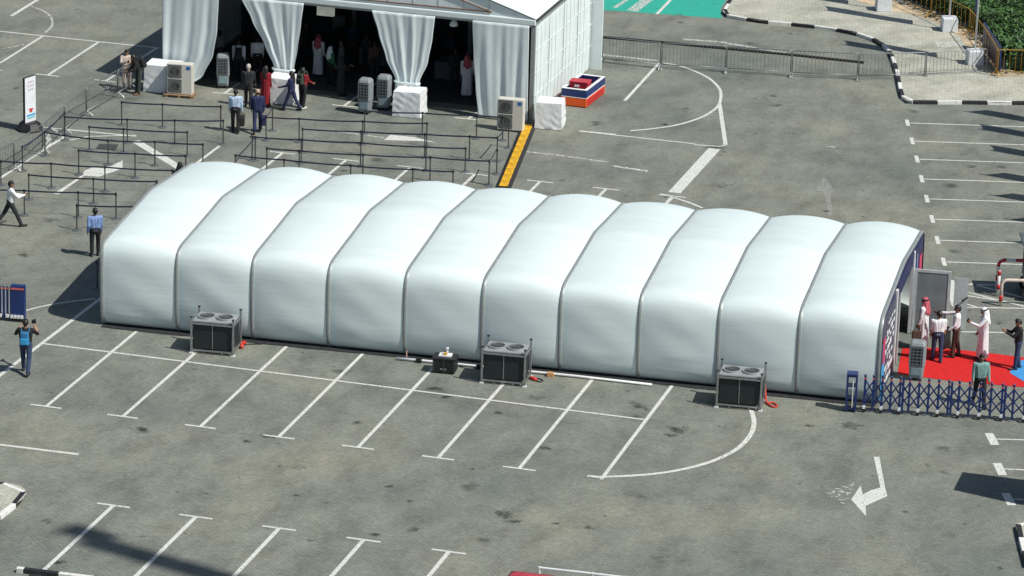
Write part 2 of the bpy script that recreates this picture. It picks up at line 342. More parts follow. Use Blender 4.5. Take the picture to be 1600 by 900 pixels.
isl = [(7.73, 59.35), (8.00, 56.50), (8.15, 55.00), (8.49, 54.42), (9.13, 54.21), (10.09, 54.02), (10.98, 54.04), (11.89, 54.06), (12.80, 53.97), (13.73, 53.78), (14.52, 53.41), (15.22, 52.79), (15.84, 51.81), (16.26, 50.76), (16.66, 49.39), (17.13, 47.65), (17.59, 45.75), (17.94, 44.46), (18.33, 43.80), (19.01, 43.98), (19.88, 44.32), (20.79, 44.69), (21.71, 44.96), (22.63, 45.33), (25.14, 46.24)]
isl_s = smooth_pts(isl, 3)
kerb_path('kerb_of_flag_island', isl_s, None, 0)
MB().sheet([(p[0]+.0, p[1]) for p in isl]+[(60, 50), (60, 120), (10, 120)], .125).build('island_paving', M_ISLAND)
struct(bpy.data.objects['island_paving'])
kl = [(0.98, -6.54), (1.68, -6.55), (1.96, -6.60), (2.22, -6.81), (2.41, -7.13), (2.47, -7.52), (2.42, -8.14), (2.39, -8.97), (2.36, -9.94)]
kerb_path('kerb_of_corner_island', smooth_pts(kl[::-1], 4), None, 0)
MB().sheet(kl, .125).build('corner_island_paving', M_ISLAND); struct(bpy.data.objects['corner_island_paving'])
kb = [(4.29, -12.16), (4.48, -12.15), (5.38, -12.11), (6.28, -12.07), (7.50, -12.04)]
kerb_path('kerb_along_bottom_edge', kb[::-1], None, 0)
kr = [(30.39, 1.06), (29.84, 0.70), (29.66, 0.46), (29.67, 0.24), (29.98, -0.97), (30.37, -2.48)]
kerb_path('kerb_at_right_edge', smooth_pts(kr[::-1], 3)[::-1], None, 1)
MB().sheet(kr+[(31.39, -2.10)], .125).build('edge_island_paving', M_ISLAND); struct(bpy.data.objects['edge_island_paving'])
MB().prism([(13.13, 59.09), (14.57, 58.12), (16.77, 57.12), (18.55, 54.61), (20.12, 50.16), (21.03, 48.83), (24.61, 50.07), (24.46, 51.07), (20.83, 50.02), (19.88, 53.13), (18.76, 56.07), (16.66, 58.50), (14.35, 59.97), (12.58, 60.97)], .10, .131).build('sand_strip', SAND); struct(bpy.data.objects['sand_strip'])
MB().sheet([(17.59, 53.45), (18.56, 53.76), (18.93, 53.02), (17.96, 52.57)], .130).build('access_cover', M_PAINT2, bpy.data.objects['island_paving'])

def soft_stain():
    m = bpy.data.materials.new('oil_stain'); m.use_nodes = True; n = m.node_tree; b = n.nodes['Principled BSDF']; L = n.links.new
    b.inputs['Base Color'].default_value = (.03, .032, .027, 1); b.inputs['Roughness'].default_value = .7
    tc = n.nodes.new('ShaderNodeTexCoord'); ln = n.nodes.new('ShaderNodeVectorMath'); ln.operation = 'LENGTH'; L(tc.outputs['Object'], ln.inputs[0])
    g = n.nodes.new('ShaderNodeNewGeometry'); no = n.nodes.new('ShaderNodeTexNoise'); no.inputs['Scale'].default_value = 3.2; no.inputs['Detail'].default_value = 6; no.inputs['Roughness'].default_value = .7; L(g.outputs['Position'], no.inputs['Vector'])
    ad = n.nodes.new('ShaderNodeMath'); ad.operation = 'MULTIPLY_ADD'; L(no.outputs[0], ad.inputs[0]); ad.inputs[1].default_value = 1.7; ad.inputs[2].default_value = -.45
    sb = n.nodes.new('ShaderNodeMath'); sb.operation = 'SUBTRACT'; L(ad.outputs[0], sb.inputs[0]); L(ln.outputs['Value'], sb.inputs[1])
    r = n.nodes.new('ShaderNodeValToRGB'); r.color_ramp.elements[0].position = 0.; r.color_ramp.elements[0].color = (0, 0, 0, 1); r.color_ramp.elements[1].position = .42; r.color_ramp.elements[1].color = (.7, .7, .7, 1)
    L(sb.outputs[0], r.inputs[0]); L(r.outputs[0], b.inputs['Alpha']); return m
stain_me = MB().sheet([(math.cos(k*.2618), math.sin(k*.2618)) for k in range(24)], 0).mesh('oil_stain', soft_stain())
rs = random.Random(21)
for (x, y), r_ in (((18.64, 4.79), .55), ((18.53, 4.28), .35), ((10.70, 5.68), .38), ((11.16, 5.11), .26), ((15.55, -3.60), .5), ((15.97, -4.07), .35), ((17.20, -3.77), .2), ((18.41, -0.85), .13), ((12.76, -3.58), .2), ((12.63, -6.31), .24), ((9.60, -4.27), .15), ((3.43, -0.89), .42), ((6.73, -0.69), .22), ((7.21, -0.06), .3), ((11.88, -2.67), .2), ((13.20, 0.52), .12), ((-6.55, 13.47), .34), ((17.02, 6.40), .45), ((23.52, 7.03), .5), ((22.32, 6.58), .25), ((5.07, -11.21), .3), ((9.34, 2.02), .3), ((13.11, 4.33), .25), ((15.22, 1.90), .3), ((13.08, 42.93), .22), ((10.08, 37.29), .25), ((18.23, 28.48), .2), ((7.54, 36.27), .2)):
    o = bpy.data.objects.new('oil_stain', stain_me); COL.objects.link(o); o.parent = gr; o.location = (x, y, .002); o.scale = (r_*2.0, r_*1.5, 1); o.rotation_euler = (0, 0, rs.uniform(-.5, .5))

# ---------------------------------------------------------------- long white tunnel tent
PH = .05; NSEG = 10
def TP(j, ty, z):
    x = -1.24+2.512*j; return (x-math.sin(PH)*ty, .0605*x+7.82+math.cos(PH)*ty, z)
half = [(.06, .04), (-.05, .13), (-.13, .36), (-.18, .85), (-.19, 1.5), (-.18, 2.15), (-.13, 2.47), (.0, 2.68), (.22, 2.79), (.60, 2.845), (2.0, 2.945), (3.4, 3.05), (4.3, 3.125)]
TWID = 9.5
prof = half+[(4.75, 3.15)]+[(TWID-a, b) for a, b in half[::-1]]
def resample(pf, n):
    P = [Vector(p) for p in smooth_pts(pf, 8)]; L = [0]
    for i in range(1, len(P)): L.append(L[-1]+(P[i]-P[i-1]).length)
    out = []; k = 1
    for i in range(n+1):
        s = L[-1]*i/n
        while k < len(P)-1 and L[k] < s: k += 1
        t = (s-L[k-1])/max(1e-9, L[k]-L[k-1]); out.append(P[k-1].lerp(P[k], t))
    return out, L[-1]
NP = 84
PR, PLEN = resample(prof, NP)
PN = []
for i in range(NP+1):
    t = (PR[min(i+1, NP)]-PR[max(i-1, 0)]).normalized(); PN.append(Vector((-t.y, t.x)))
tent = empty('tunnel_tent', TP(0, 0, 0)); tag(tent, 'long white arched tunnel tent of ten bulging panels across the car park', 'tent')
tent.location = (0, 0, 0)
for j in range(NSEG):
    rs = random.Random(j*5+1); a1, a2, p1, p2 = rs.uniform(.82, 1.15), rs.uniform(.006, .016)+(.007 if j in (1, 3, 6) else 0), rs.uniform(0, 6), rs.uniform(0, 6)
    NU = 20
    def fn(u, v, j=j):
        i = min(NP, int(round(v*NP))); q = PR[i]; nn = PN[i]; z = q.y
        edge = min(1, max(0, q.y-.04)/.4)
        roofy = max(0, min(1, (z-2.4)/.4))
        amp = (.10+.085*roofy)*a1*edge
        b = (.55*4*u*(1-u)+.45*math.sin(math.pi*u)**.7)*amp
        wr = a2*math.sin(math.pi*u)*(math.sin(5.3*q.y+2.2*u*3+p1)*(1-roofy)*.6+.25*math.sin(1.1*q.x+4*u+p2)*roofy)*edge
        # soft crease low on the wall, where the skin is pulled in towards the ground rail
        wr -= .035*math.exp(-((z-.55-.12*math.sin(3*u+p2))/.10)**2)*math.sin(math.pi*u)*(1 if q.x < 4 else 0)
        p = q+nn*(b+wr)
        return TP(j+.012+u*.976, p.x, p.y)
    MB().grid(fn, NU, NP).build('panel', PVC, tent, smooth=True)
for j in range(NSEG+1):
    mb = MB(); wd = .052 if 0 < j < NSEG else .06
    for off, hh in ((-wd, .03), (wd, .03)):
        pass
    vs = []
    for i in range(NP+1):
        for dj, h in ((-wd, -.03), (-wd, .028), (-wd*.3, .045), (wd*.3, .045), (wd, .028), (wd, -.03)):
            p = PR[i]+PN[i]*h; c = TP(j, p.x, p.y); vs.append((c[0]+dj, c[1]+dj*.06, c[2]))
    fs = [(i*6+k, i*6+k+1, (i+1)*6+k+1, (i+1)*6+k) for i in range(NP) for k in range(5)]
    mb.add(vs, fs); mb.build('seam_rail', RAILM, tent, smooth=True, angle=40)
for j in (0, NSEG):
    fl = [TP(j, p.x, p.y) for p in PR]
    if j == 0: MB().add(fl, [tuple(range(len(fl)))]).build('end_wall', PVC, tent)
base = MB()
for j in range(NSEG): pass
base.prism([TP(.0, .27, 0)[:2], TP(10., .27, 0)[:2], TP(10., .40, 0)[:2], TP(.0, .40, 0)[:2]], 0, .2); base.build('ground_rail', DARKM, tent)
rs = random.Random(11); fl_ = [TP(k/4, .12, 0)[:2] for k in range(41)]+[TP(k/4, -.30-rs.uniform(0, .10), 0)[:2] for k in range(40, -1, -1)]  # flat near-black strip along the front foot of the tent, uneven outer edge
MB().sheet(fl_, .018).build('dark_ground_strip', mat('black_ground_strip', (.022, .024, .026), .8, var=.4), tent)
# right-hand end wall: printed panels, glazed screen and the doorway
def EW(ty0, ty1, z0, z1, x0, x1, name, m, parent=tent):
    a, b_ = TP(10, ty0, 0), TP(10, ty1, 0); mb = MB()
    mb.prism([(a[0]+x0, a[1]), (b_[0]+x0, b_[1]), (b_[0]+x1, b_[1]), (a[0]+x1, a[1])], z0, z1); return mb.build(name, m, parent)
pan = EW(.12, 2.9, .05, 2.62, .0, .05, 'printed_panel', mat('pale_printed_panel', (.07, .08, .12), .5))
EW(.12, .75, .05, 1.9, .052, .066, 'cyan_stripe', CYANP, pan); EW(.14, .6, 1.2, 2.0, .068, .08, 'pink_patch', PINK, pan)
rs = random.Random(3)
zz = .25
while zz < 2.2:
    s = .8+rs.uniform(0, .5); hz = rs.uniform(.07, .22)
    while s < 2.5:
        l = rs.uniform(.06, .5); z_ = zz+rs.uniform(-.05, .05); EW(s, min(2.75, s+l), z_, z_+hz*rs.uniform(.5, 1), .053, .062, 'white_lettering', WHITEP, pan); s += l+rs.uniform(.04, .3)
    zz += hz+rs.uniform(.06, .16)
EW(2.92, 3.15, .02, 2.75, .0, .09, 'door_post', WHITE); EW(6.9, 7.1, .02, 2.8, .0, .09, 'door_post', WHITE)
EW(3.15, 6.9, 2.35, 2.9, .0, .06, 'door_header', NAVYB); EW(3.15, 3.9, .02, 2.35, .01, .04, 'glass_screen', GLASSD)
EW(3.9, 3.98, .02, 2.35, .0, .07, 'door_mullion', WHITE)
npn = EW(7.1, 9.4, .05, 2.68, .0, .05, 'navy_printed_panel', NAVYB); EW(8.6, 9.2, 1.35, 2.1, .053, .062, 'red_emblem', PINK, npn); EW(7.9, 8.1, .2, 2.4, .053, .06, 'pale_stripe', mat('pale_blue_print', (.25, .3, .5), .5), npn); EW(7.3, 7.5, .2, 2.4, .053, .06, 'pale_stripe', MATS['pale_blue_print'], npn)
EW(.3, 9.2, 2.62, 2.82, -.02, .02, 'end_header', NAVYB)
MB().sheet([TP(9.9, 3.2, 0)[:2], TP(9.9, 6.9, 0)[:2], TP(6, 6.9, 0)[:2], TP(6, 3.2, 0)[:2]], .02).build('inner_floor', mat('dark_floor', (.06, .05, .05), .8), tent)
dl = empty('door_leaf', (*TP(10, 6.95, 0)[:2], 0)); dl.parent = tent
def leaf(par, w_, h_, m, off=0.):
    mb = MB(); mb.box((off+w_/2, 0, h_/2+.03), (w_-.16, .03, h_-.16)); mb.build('door_pane', m, par)
    fr = MB()
    for x in (off+.045, off+w_-.045): fr.box((x, 0, h_/2+.03), (.09, .06, h_))
    for z in (.075, h_-.015): fr.box((off+w_/2, 0, z), (w_-.18, .056, .09))
    fr.build('door_frame', mat('pale_grey_frame', (.52, .56, .55), .4), par)
leaf(dl, 1.18, 2.2, DOORG, .12); dl.rotation_euler = (0, 0, .12)
dl2 = empty('door_leaf', (*TP(10, 7.6, 0)[:2], 0)); dl2.parent = tent; dl2.rotation_euler = (0, 0, .12)
MB().box((1.58, .0, .95), (.45, .02, 1.75)).build('door_pane', mat('pale_door_pane', (.5, .56, .55), .25, var=.1), dl2)
MB().tube([(1.62, -.06, 1.05), (1.82, -.06, 1.2)], .022).build('door_handle', BLACK, dl2)

# ---------------------------------------------------------------- white marquee behind the queue
MX0, MX1, MY0, MY1, ME = -9.9, 5.12, 35.65, 44.3, 3.8
mq = empty('white_marquee', (0, 0, 0)); tag(mq, 'large white gabled marquee with tied-back front curtains and dark interior', 'marquee')
ridge = (MX0+MX1)/2; RS = .323; RZ = 4.12
def roofz(x): return RZ+(MX1+.1-x)*RS if x > ridge else RZ+(x-MX0+.1)*RS
for sx, nm in ((1, 'roof_slope'), (-1, 'roof_slope')):
    x0 = MX1+.12 if sx > 0 else MX0-.12
    def rf(u, v, x0=x0):
        x = x0+(ridge-x0)*u; y = MY0-.08+(MY1-MY0+.3)*v; sag = -.05*math.sin(math.pi*u)*abs(math.sin(math.pi*v*2)); return (x, y, roofz(x)+sag)
    o = MB().grid(rf, 12, 16).build(nm, FABRIC, mq, smooth=True); sd = o.modifiers.new('solid', 'SOLIDIFY'); sd.thickness = .03
gp = MB().add([(MX0, MY0-.02, 4.10), (MX1, MY0-.02, 4.10), (ridge, MY0-.02, roofz(ridge)-.06), (MX0, MY0+.02, 4.10), (MX1, MY0+.02, 4.10), (ridge, MY0+.02, roofz(ridge)-.06)], [(0, 1, 2), (5, 4, 3), (0, 3, 4, 1), (1, 4, 5, 2), (2, 5, 3, 0)]).build('gable_panel', FABRIC, mq)
for a, b_ in (((-8.25, 4.20), (3.45, 4.235)), ((3.45, 4.235), (-2.39, 5.95)), ((-2.39, 5.95), (-8.25, 4.20))):
    MB().tube([(a[0], MY0-.045, a[1]), (b_[0], MY0-.045, b_[1])], .022, 6).build('brown_piping', mat('brown_piping', (.16, .07, .03), .6), gp)
x = MX0+1.0
while x < MX1-.3:
    MB().box((x, MY0-.028, (4.12+roofz(x)-.1)/2), (.012, .012, max(.05, roofz(x)-.22-4.1))).build('gable_seam', RAILM, gp); x += 1.02
MB().box(((MX0+MX1)/2, MY0-.02, 3.98), (MX1-MX0+.22, .16, .24)).build('eave_beam', FABRIC, mq, bevel=.04)
MB().box(((MX0+MX1)/2, MY0+.02, 3.82), (MX1-MX0-.1, .05, .1)).build('eave_track', RAILM, mq)
for x in (MX0, -4.9, .1, MX1):
    MB().box((x, MY0+.06, 1.9), (.16, .14, 3.8)).build('post', RAILM, mq)
    MB().box((x, MY1-.2, 1.9), (.16, .14, 3.8)).build('post', RAILM, mq)
MB().box((MX1+.06, (MY0+MY1)/2, 3.98), (.12, MY1-MY0, .2)).build('eave_beam', RAILM, mq)
MB().box((MX1+.135, (MY0+MY1)/2, 4.07), (.06, MY1-MY0+.1, .10)).build('gutter', DARKM, mq)
npan = 4; pw = (MY1-MY0-.2)/npan
for i in range(npan):
    y0 = MY0+.15+i*pw
    def sw(u, v, y0=y0):
        return (MX1+.03+.05*math.sin(math.pi*u)*math.sin(math.pi*v)+.01*math.sin(9*u+3*v), y0+pw*u, .03+3.85*v)
    sp = MB().grid(sw, 10, 14).build('side_wall_panel', FABRIC, mq, smooth=True)
    for k in range(4): MB().box((MX1+.078, y0+pw*(k+.5)/4, 1.9), (.012, .03, 3.6)).build('wall_batten', FABRIC, sp)
    for z in (1.0, 1.9, 2.8): MB().box((MX1+.078, y0+pw/2, z), (.010, pw*.96, .03)).build('wall_batten', FABRIC, sp)
MB().box((MX1+.28, MY1-.1, 2.0), (.5, .10, 4.0)).build('rear_return_panel', FABRIC, mq)
MB().box((MX0-.03, (MY0+MY1)/2, 1.93), (.04, MY1-MY0-.2, 3.8)).build('side_wall_panel', FABRIC, mq)
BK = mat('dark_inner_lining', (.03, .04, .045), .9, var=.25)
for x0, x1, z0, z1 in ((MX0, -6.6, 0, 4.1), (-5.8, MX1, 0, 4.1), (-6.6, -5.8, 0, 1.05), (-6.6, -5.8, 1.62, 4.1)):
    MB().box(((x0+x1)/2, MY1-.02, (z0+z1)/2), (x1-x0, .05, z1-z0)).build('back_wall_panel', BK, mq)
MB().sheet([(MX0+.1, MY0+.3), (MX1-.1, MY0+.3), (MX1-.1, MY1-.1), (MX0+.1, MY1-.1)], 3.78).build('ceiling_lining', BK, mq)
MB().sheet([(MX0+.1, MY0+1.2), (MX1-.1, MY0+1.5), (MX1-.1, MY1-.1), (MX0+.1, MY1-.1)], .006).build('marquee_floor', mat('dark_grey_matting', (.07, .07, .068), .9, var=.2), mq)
def curtain(keys, npleat, seed, y=MY0-.10, name='curtain'):
    """keys: (z, x_left, x_right, pleat depth) from the top down"""
    rs = random.Random(seed); ph = [rs.uniform(0, 6) for _ in range(4)]
    def fn(u, v):
        z = keys[0][0]+(keys[-1][0]-keys[0][0])*v
        for k in range(len(keys)-1):
            if keys[k][0] >= z >= keys[k+1][0]:
                t = (keys[k][0]-z)/max(1e-6, keys[k][0]-keys[k+1][0]); t = t*t*(3-2*t)*.5+t*.5
                xl, xr, d = [keys[k][i]+(keys[k+1][i]-keys[k][i])*t for i in (1, 2, 3)]; break
        else: xl, xr, d = keys[-1][1:]
        w_ = u+.02*math.sin(7*u+ph[0])
        a_ = .55+.45*math.sin(5.1*u+ph[0])*math.sin(2.3*u+1.7*v+ph[3])
        s = .6*a_*math.sin(2*math.pi*npleat*.62*w_+ph[1]+.9*math.sin(2.2*v+ph[2]+3*u))+.16*math.sin(2*math.pi*npleat*1.35*w_+ph[3]+2*v)+.3*math.sin(3.1*u+1.6*v+ph[2])
        return (xl+(xr-xl)*u, y+d*s*.55, z)
    o = MB().grid(fn, 70, 30).build(name, FABRIC, mq, smooth=True); sd = o.modifiers.new('solid', 'SOLIDIFY'); sd.thickness = .012
    return o
curtain([(3.86, -10.0, -7.66, .05), (2.4, -10.0, -7.72, .09), (1.4, -10.0, -7.88, .11), (.5, -10.0, -8.3, .12), (.03, -9.95, -8.9, .10)], 4.5, 1)
c2 = curtain([(3.86, -6.75, -4.15, .05), (3.0, -6.3, -4.25, .09), (2.0, -5.75, -4.38, .12), (1.18, -5.35, -4.52, .07), (.95, -5.36, -4.50, .10), (.05, -5.45, -4.4, .12)], 6, 2)
c3 = curtain([(3.86, -1.36, 1.2, .05), (3.0, -1.08, 1.12, .09), (2.0, -.75, .95, .12), (1.18, -.34, .62, .07), (.95, -.36, .64, .10), (.05, -.45, .7, .12)], 6, 3)
curtain([(3.86, 2.70, 4.98, .05), (2.4, 2.78, 4.99, .10), (1.2, 2.9, 5.0, .12), (.04, 3.05, 5.03, .10)], 4.5, 4)
for c, x0, x1 in ((c2, -5.4, -4.48), (c3, -.38, .66)):
    MB().tube([(x0, MY0-.13, 1.12), (x0+.1, MY0-.24, 1.1), (x1-.1, MY0-.24, 1.1), (x1, MY0-.13, 1.13)], .035, 6, sq=1.6).build('tie_band', FABRIC, c)
lamp = empty('hanging_lamp', (1.83, 36.0, 3.72)); tag(lamp, 'small white lamp hanging under the front beam between right curtains', 'lamp')
MB().lathe((0, 0, -.28), [(.16, 0), (.17, .06), (.11, .2), (.05, .26)], 14).build('shade', WHITE, lamp, smooth=True); MB().tube([(0, 0, -.05), (0, 0, .1)], .012).build('stem', DARKM, lamp)

# things in the marquee's shade
def table(x, y, w_, d_, label, rz=0):
    t = empty('table', (x, y, 0), rz); tag(t, label, 'table', 'tables inside the marquee')
    MB().box((0, 0, .74), (w_, d_, .04)).build('table_top', GREYM, t, bevel=.01)
    def sk(u, v):
        s = u*2*(w_+d_); dd = .02*math.sin(s*16)*v
        if s < w_: return (-w_/2+s, -d_/2-.012-dd-.03*v, .765-.70*v)
        s -= w_
        if s < d_: return (w_/2+.012+dd+.03*v, -d_/2+s, .765-.70*v)
        s -= d_
        if s < w_: return (w_/2-s, d_/2+.012+dd+.03*v, .765-.70*v)
        s -= w_; return (-w_/2-.012-dd-.03*v, d_/2-s, .765-.70*v)
    MB().grid(sk, 72, 4).build('cloth_skirt', mat('grey_table_cloth', (.10, .11, .12), .8), t, smooth=True)
    for sx in (-1, 1):
        for sy in (-1, 1): MB().tube([(sx*(w_/2-.08), sy*(d_/2-.08), 0), (sx*(w_/2-.08), sy*(d_/2-.08), .72)], .018).build('leg', GREYM, t)
    return t
table(.75, 40.6, 1.9, .8, 'cloth-covered table deep in the right bay of the marquee')
table(-2.6, 41.6, 2.2, .8, 'cloth-covered table deep in the middle bay of the marquee')

def cloth_box(name, label, p, s, rz=0, seed=0):
    rs = random.Random(seed); w_, d_, h_ = s; o = empty(name, (p[0], p[1], 0), rz); tag(o, label, 'covered box', 'white cloth-covered weights at the marquee posts')
    ph = [rs.uniform(0, 6) for _ in range(6)]
    me = bmesh.new(); bmesh.ops.create_cube(me, size=1); bmesh.ops.subdivide_edges(me, edges=me.edges[:], cuts=13, use_grid_fill=True)
    for v in me.verts:
        x, y, z = v.co; z01 = z+.5; flare = 1+.05*(1-z01)
        top = z > .499
        a = .016*math.sin(7*x+9*z+ph[0])+.014*math.sin(13*z-6*y+ph[1]+4*x)+.010*math.sin(21*(x+y)+8*z+ph[2])
        if top: a *= .4
        edge = 1 if top else .6+.4*(1-z01)
        v.co = Vector((x*w_*flare+(0 if abs(x) < .499 else math.copysign(a*edge, x)), y*d_*flare+(0 if abs(y) < .499 else math.copysign(a*edge, y)), .02+z01*h_+(a if top else 0)))
    m = bpy.data.meshes.new('cover'); me.to_mesh(m); me.free(); m.materials.append(COVER); m.polygons.foreach_set('use_smooth', [True]*len(m.polygons))
    c = bpy.data.objects.new('cloth_cover', m); COL.objects.link(c); c.parent = o
    try: m.set_sharp_from_angle(angle=R(50))
    except Exception: pass
    MB().box((0, 0, .012), (w_*.98, d_*.98, .024)).build('base_plate', DARKM, o)
    return o
cloth_box('covered_box', 'wide white cloth-covered box beside the left condenser unit', (-9.65, 34.75), (1.25, 1.0, 1.08), .05, 1)
cloth_box('covered_box', 'white cloth-covered box under the left tied curtain', (-4.75, 34.95), (1.0, .95, 1.0), .05, 2)
cloth_box('covered_box', 'white cloth-covered box under the right tied curtain', (.42, 35.02), (1.05, .95, .98), .03, 3)
cloth_box('covered_box', 'white cloth-covered box outside the right corner of the marquee', (5.95, 35.45), (.98, .95, 1.02), .12, 4)

def condenser(p, rz, label, pallet):
    o = empty('condenser_unit', (p[0], p[1], 0), rz); tag(o, label, 'air conditioner', 'off-white condenser units at the marquee front'); z = .12 if pallet else .06; H = 1.22
    MB().box((0, 0, z+H/2), (1.0, .38, H)).build('casing', BEIGE, o, bevel=.02)
    for k in (0, 1):
        g = MB(); cz = z+.33+k*.58
        for i in range(9): g.lathe((0, 0, 0), [(.03+i*.027, 0), (.036+i*.027, .012)], 20)
        ob = g.build('fan_grille', mat('grey_grille', (.2, .21, .2), .5), o); ob.rotation_euler = (R(90), 0, 0); ob.location = (-.18, -.2, cz)
        d = MB().box((-.18, -.192, cz), (.54, .012, .54)).build('fan_recess', DARKM if False else mat('grey_recess', (.13, .135, .13), .6), o)
    MB().box((-.18, -.2, z+.62), (.56, .02, .03)).build('grille_bar', BEIGE, o)
    MB().box((.36, -.195, z+1.08), (.15, .012, .12)).build('blue_sticker', BLUEB, o)
    MB().box((-.505, 0, z+.6), (.02, .34, 1.1)).build('side_coil', mat('grey_coil', (.09, .095, .1), .6), o)
    if pallet:
        for y in (-.25, 0, .25): MB().box((0, y, .1), (1.25, .11, .025)).build('pallet_board', WOOD, o)
        for x in (-.5, 0, .5): MB().box((x, 0, .044), (.1, .6, .085)).build('pallet_block', WOOD, o)
    else:
        for x in (-.35, .35): MB().box((x, 0, .03), (.1, .42, .06)).build('foot', RUBBER, o)
condenser((-8.72, 34.15), .12, 'off-white twin-fan condenser on a wooden pallet at left curtain', True)
condenser((4.72, 34.3), .06, 'off-white twin-fan condenser standing on the paving at right curtain', False)

def cooler(p, rz, label, h=1.35):
    o = empty('air_cooler', (p[0], p[1], 0), rz); tag(o, label, 'air cooler', 'tall grey evaporative air coolers'); s = h/1.35
    b = MB()
    def sec(z, w_, d_): return [(-w_*.5, -d_*.38, z), (-w_*.36, -d_*.5, z), (w_*.36, -d_*.5, z), (w_*.5, -d_*.38, z), (w_*.5, d_*.4, z), (w_*.38, d_*.5, z), (-w_*.38, d_*.5, z), (-w_*.5, d_*.4, z)]
    secs = [sec(z*s, w_, d_) for z, w_, d_ in ((.10, .40, .36), (.14, .44, .40), (.5, .48, .44), (.52, .52, .46), (1.22, .52, .46), (1.30, .47, .40), (1.35, .36, .28))]
    vs = [q for se in secs for q in se]; fs = [(i*8+k, i*8+(k+1) % 8, (i+1)*8+(k+1) % 8, (i+1)*8+k) for i in range(6) for k in range(8)]+[tuple(reversed(range(8))), tuple(range(48, 56))]
    b.add(vs, fs); b.build('housing', COOLL, o, bevel=.01)
    g = MB().box((0, -.228*1, .88*s), (.37, .02, .64*s)).build('grille_opening', mat('dark_grille_void', (.03, .035, .04), .7), o)
    for k in range(6): MB().box((0, -.243, (.60+k*.112)*s), (.38, .022, .024)).build('louvre', COOLG, o)
    for x in (-.125, 0, .125): MB().box((x, -.247, .88*s), (.022, .02, .62*s)).build('louvre_divider', COOLG, o)
    MB().box((0, -.225, .34*s), (.34, .02, .26*s)).build('water_tank_front', mat('blue_grey_tank', (.20, .28, .31), .35), o, bevel=.01)
    for x in (-.16, .16):
        for y in (-.14, .14): MB().tube([(x-.02, y, .05), (x+.02, y, .05)], .05, 10).build('caster', RUBBER, o)
    return o
cooler((-7.62, 35.95), .35, 'grey air cooler just inside the left curtain of the marquee', 1.4)
cooler((-1.22, 34.5), .0, 'grey air cooler standing in the sun left of the covered box', 1.42)
cooler((-.72, 35.3), .05, 'grey air cooler in shade against the right tied curtain', 1.4)
cooler((24.62, 11.9), .1, 'grey air cooler at the red carpet beside the tunnel tent end', 1.3)

# two-tone trough beside the marquee wall
o = empty('plastic_trough', (5.55, 38.45, 0), -.06); tag(o, 'blue-over-orange open plastic trough beside the marquee side wall', 'trough')
tw, tl = 1.05, 2.3
def ring(z0, z1, t, m, name, grow=0.):
    for c, d in (((tw/2, t/2-grow), (tw+2*grow, t)), ((tw/2, tl-t/2+grow), (tw+2*grow, t)), ((t/2-grow, tl/2), (t, tl-2*t+2*grow)), ((tw-t/2+grow, tl/2), (t, tl-2*t+2*grow))):
        MB().box((c[0], c[1], (z0+z1)/2), (d[0], d[1], z1-z0)).build(name, m, o, bevel=.015)
ring(.03, .37, .12, ORANGE, 'lower_wall'); ring(.372, .40, .13, WHITE, 'white_trim', .005); ring(.402, .70, .12, BLUEP, 'upper_wall'); ring(.702, .73, .13, WHITE, 'white_trim', .005)
MB().box((tw/2, tl/2, .05), (tw-.2, tl-.2, .05)).build('floor_panel', BLUEP, o)
MB().box((tw+.004, tl/2, .2), (.02, tl-.25, .26)).build('red_side_panel', REDP, o, bevel=.01)
bx = empty('red_crate', (5.75, 39.0, .08)); tag(bx, 'red plastic crate with white label standing inside the blue and orange trough', 'crate')
MB().box((.35, .25, .38), (.75, .5, .76)).build('crate_body', mat('crimson_plastic', (.42, .01, .03), .45), bx, bevel=.02); MB().box((.28, -.004, .62), (.2, .01, .1)).build('label', WHITE, bx)
MB().box((.35, .25, .775), (.8, .55, .03)).build('lid', MATS['crimson_plastic'], bx, bevel=.01)

# yellow cable ramp, segment by segment
cr = empty('cable_ramp', (0, 0, 0)); tag(cr, 'yellow and black cable ramp running from marquee corner to tunnel tent', 'cable ramp')
A, B = Vector((5.18, 35.19)), Vector((6.57, 26.96)); n = 11; t = (B-A)/n; an = math.atan2(t.y, t.x)
for i in range(n):
    c = A+t*(i+.5); l = t.length-.012
    s = MB(); q = l/2
    s.add([(-q, -.30, 0), (q, -.30, 0), (q, -.16, .06), (-q, -.16, .06), (-q, .16, .06), (q, .16, .06), (q, .30, 0), (-q, .30, 0)], [(0, 1, 2, 3), (3, 2, 5, 4), (4, 5, 6, 7), (0, 3, 4, 7), (1, 6, 5, 2)])
    so_ = s.build('ramp_segment', RUBBER, cr); so_.location = (c.x, c.y, .003); so_.rotation_euler = (0, 0, an+random.uniform(-.01, .01))
    MB().box((0, 0, .066), (l-.03, .31, .014)).build('yellow_lid', YELLOW, so_, bevel=.004)
sp = MB(); pts = [(3.94, 49.08), (6.82, 49.19), (9.68, 49.24), (12.39, 49.30), (15.50, 49.21)]
sp.tube([(p[0], p[1], .05) for p in pts], .055, 8); tag(sp.build('black_pipe', RUBBER), 'long thin black pipe lying on paving behind the right barriers', 'pipe')

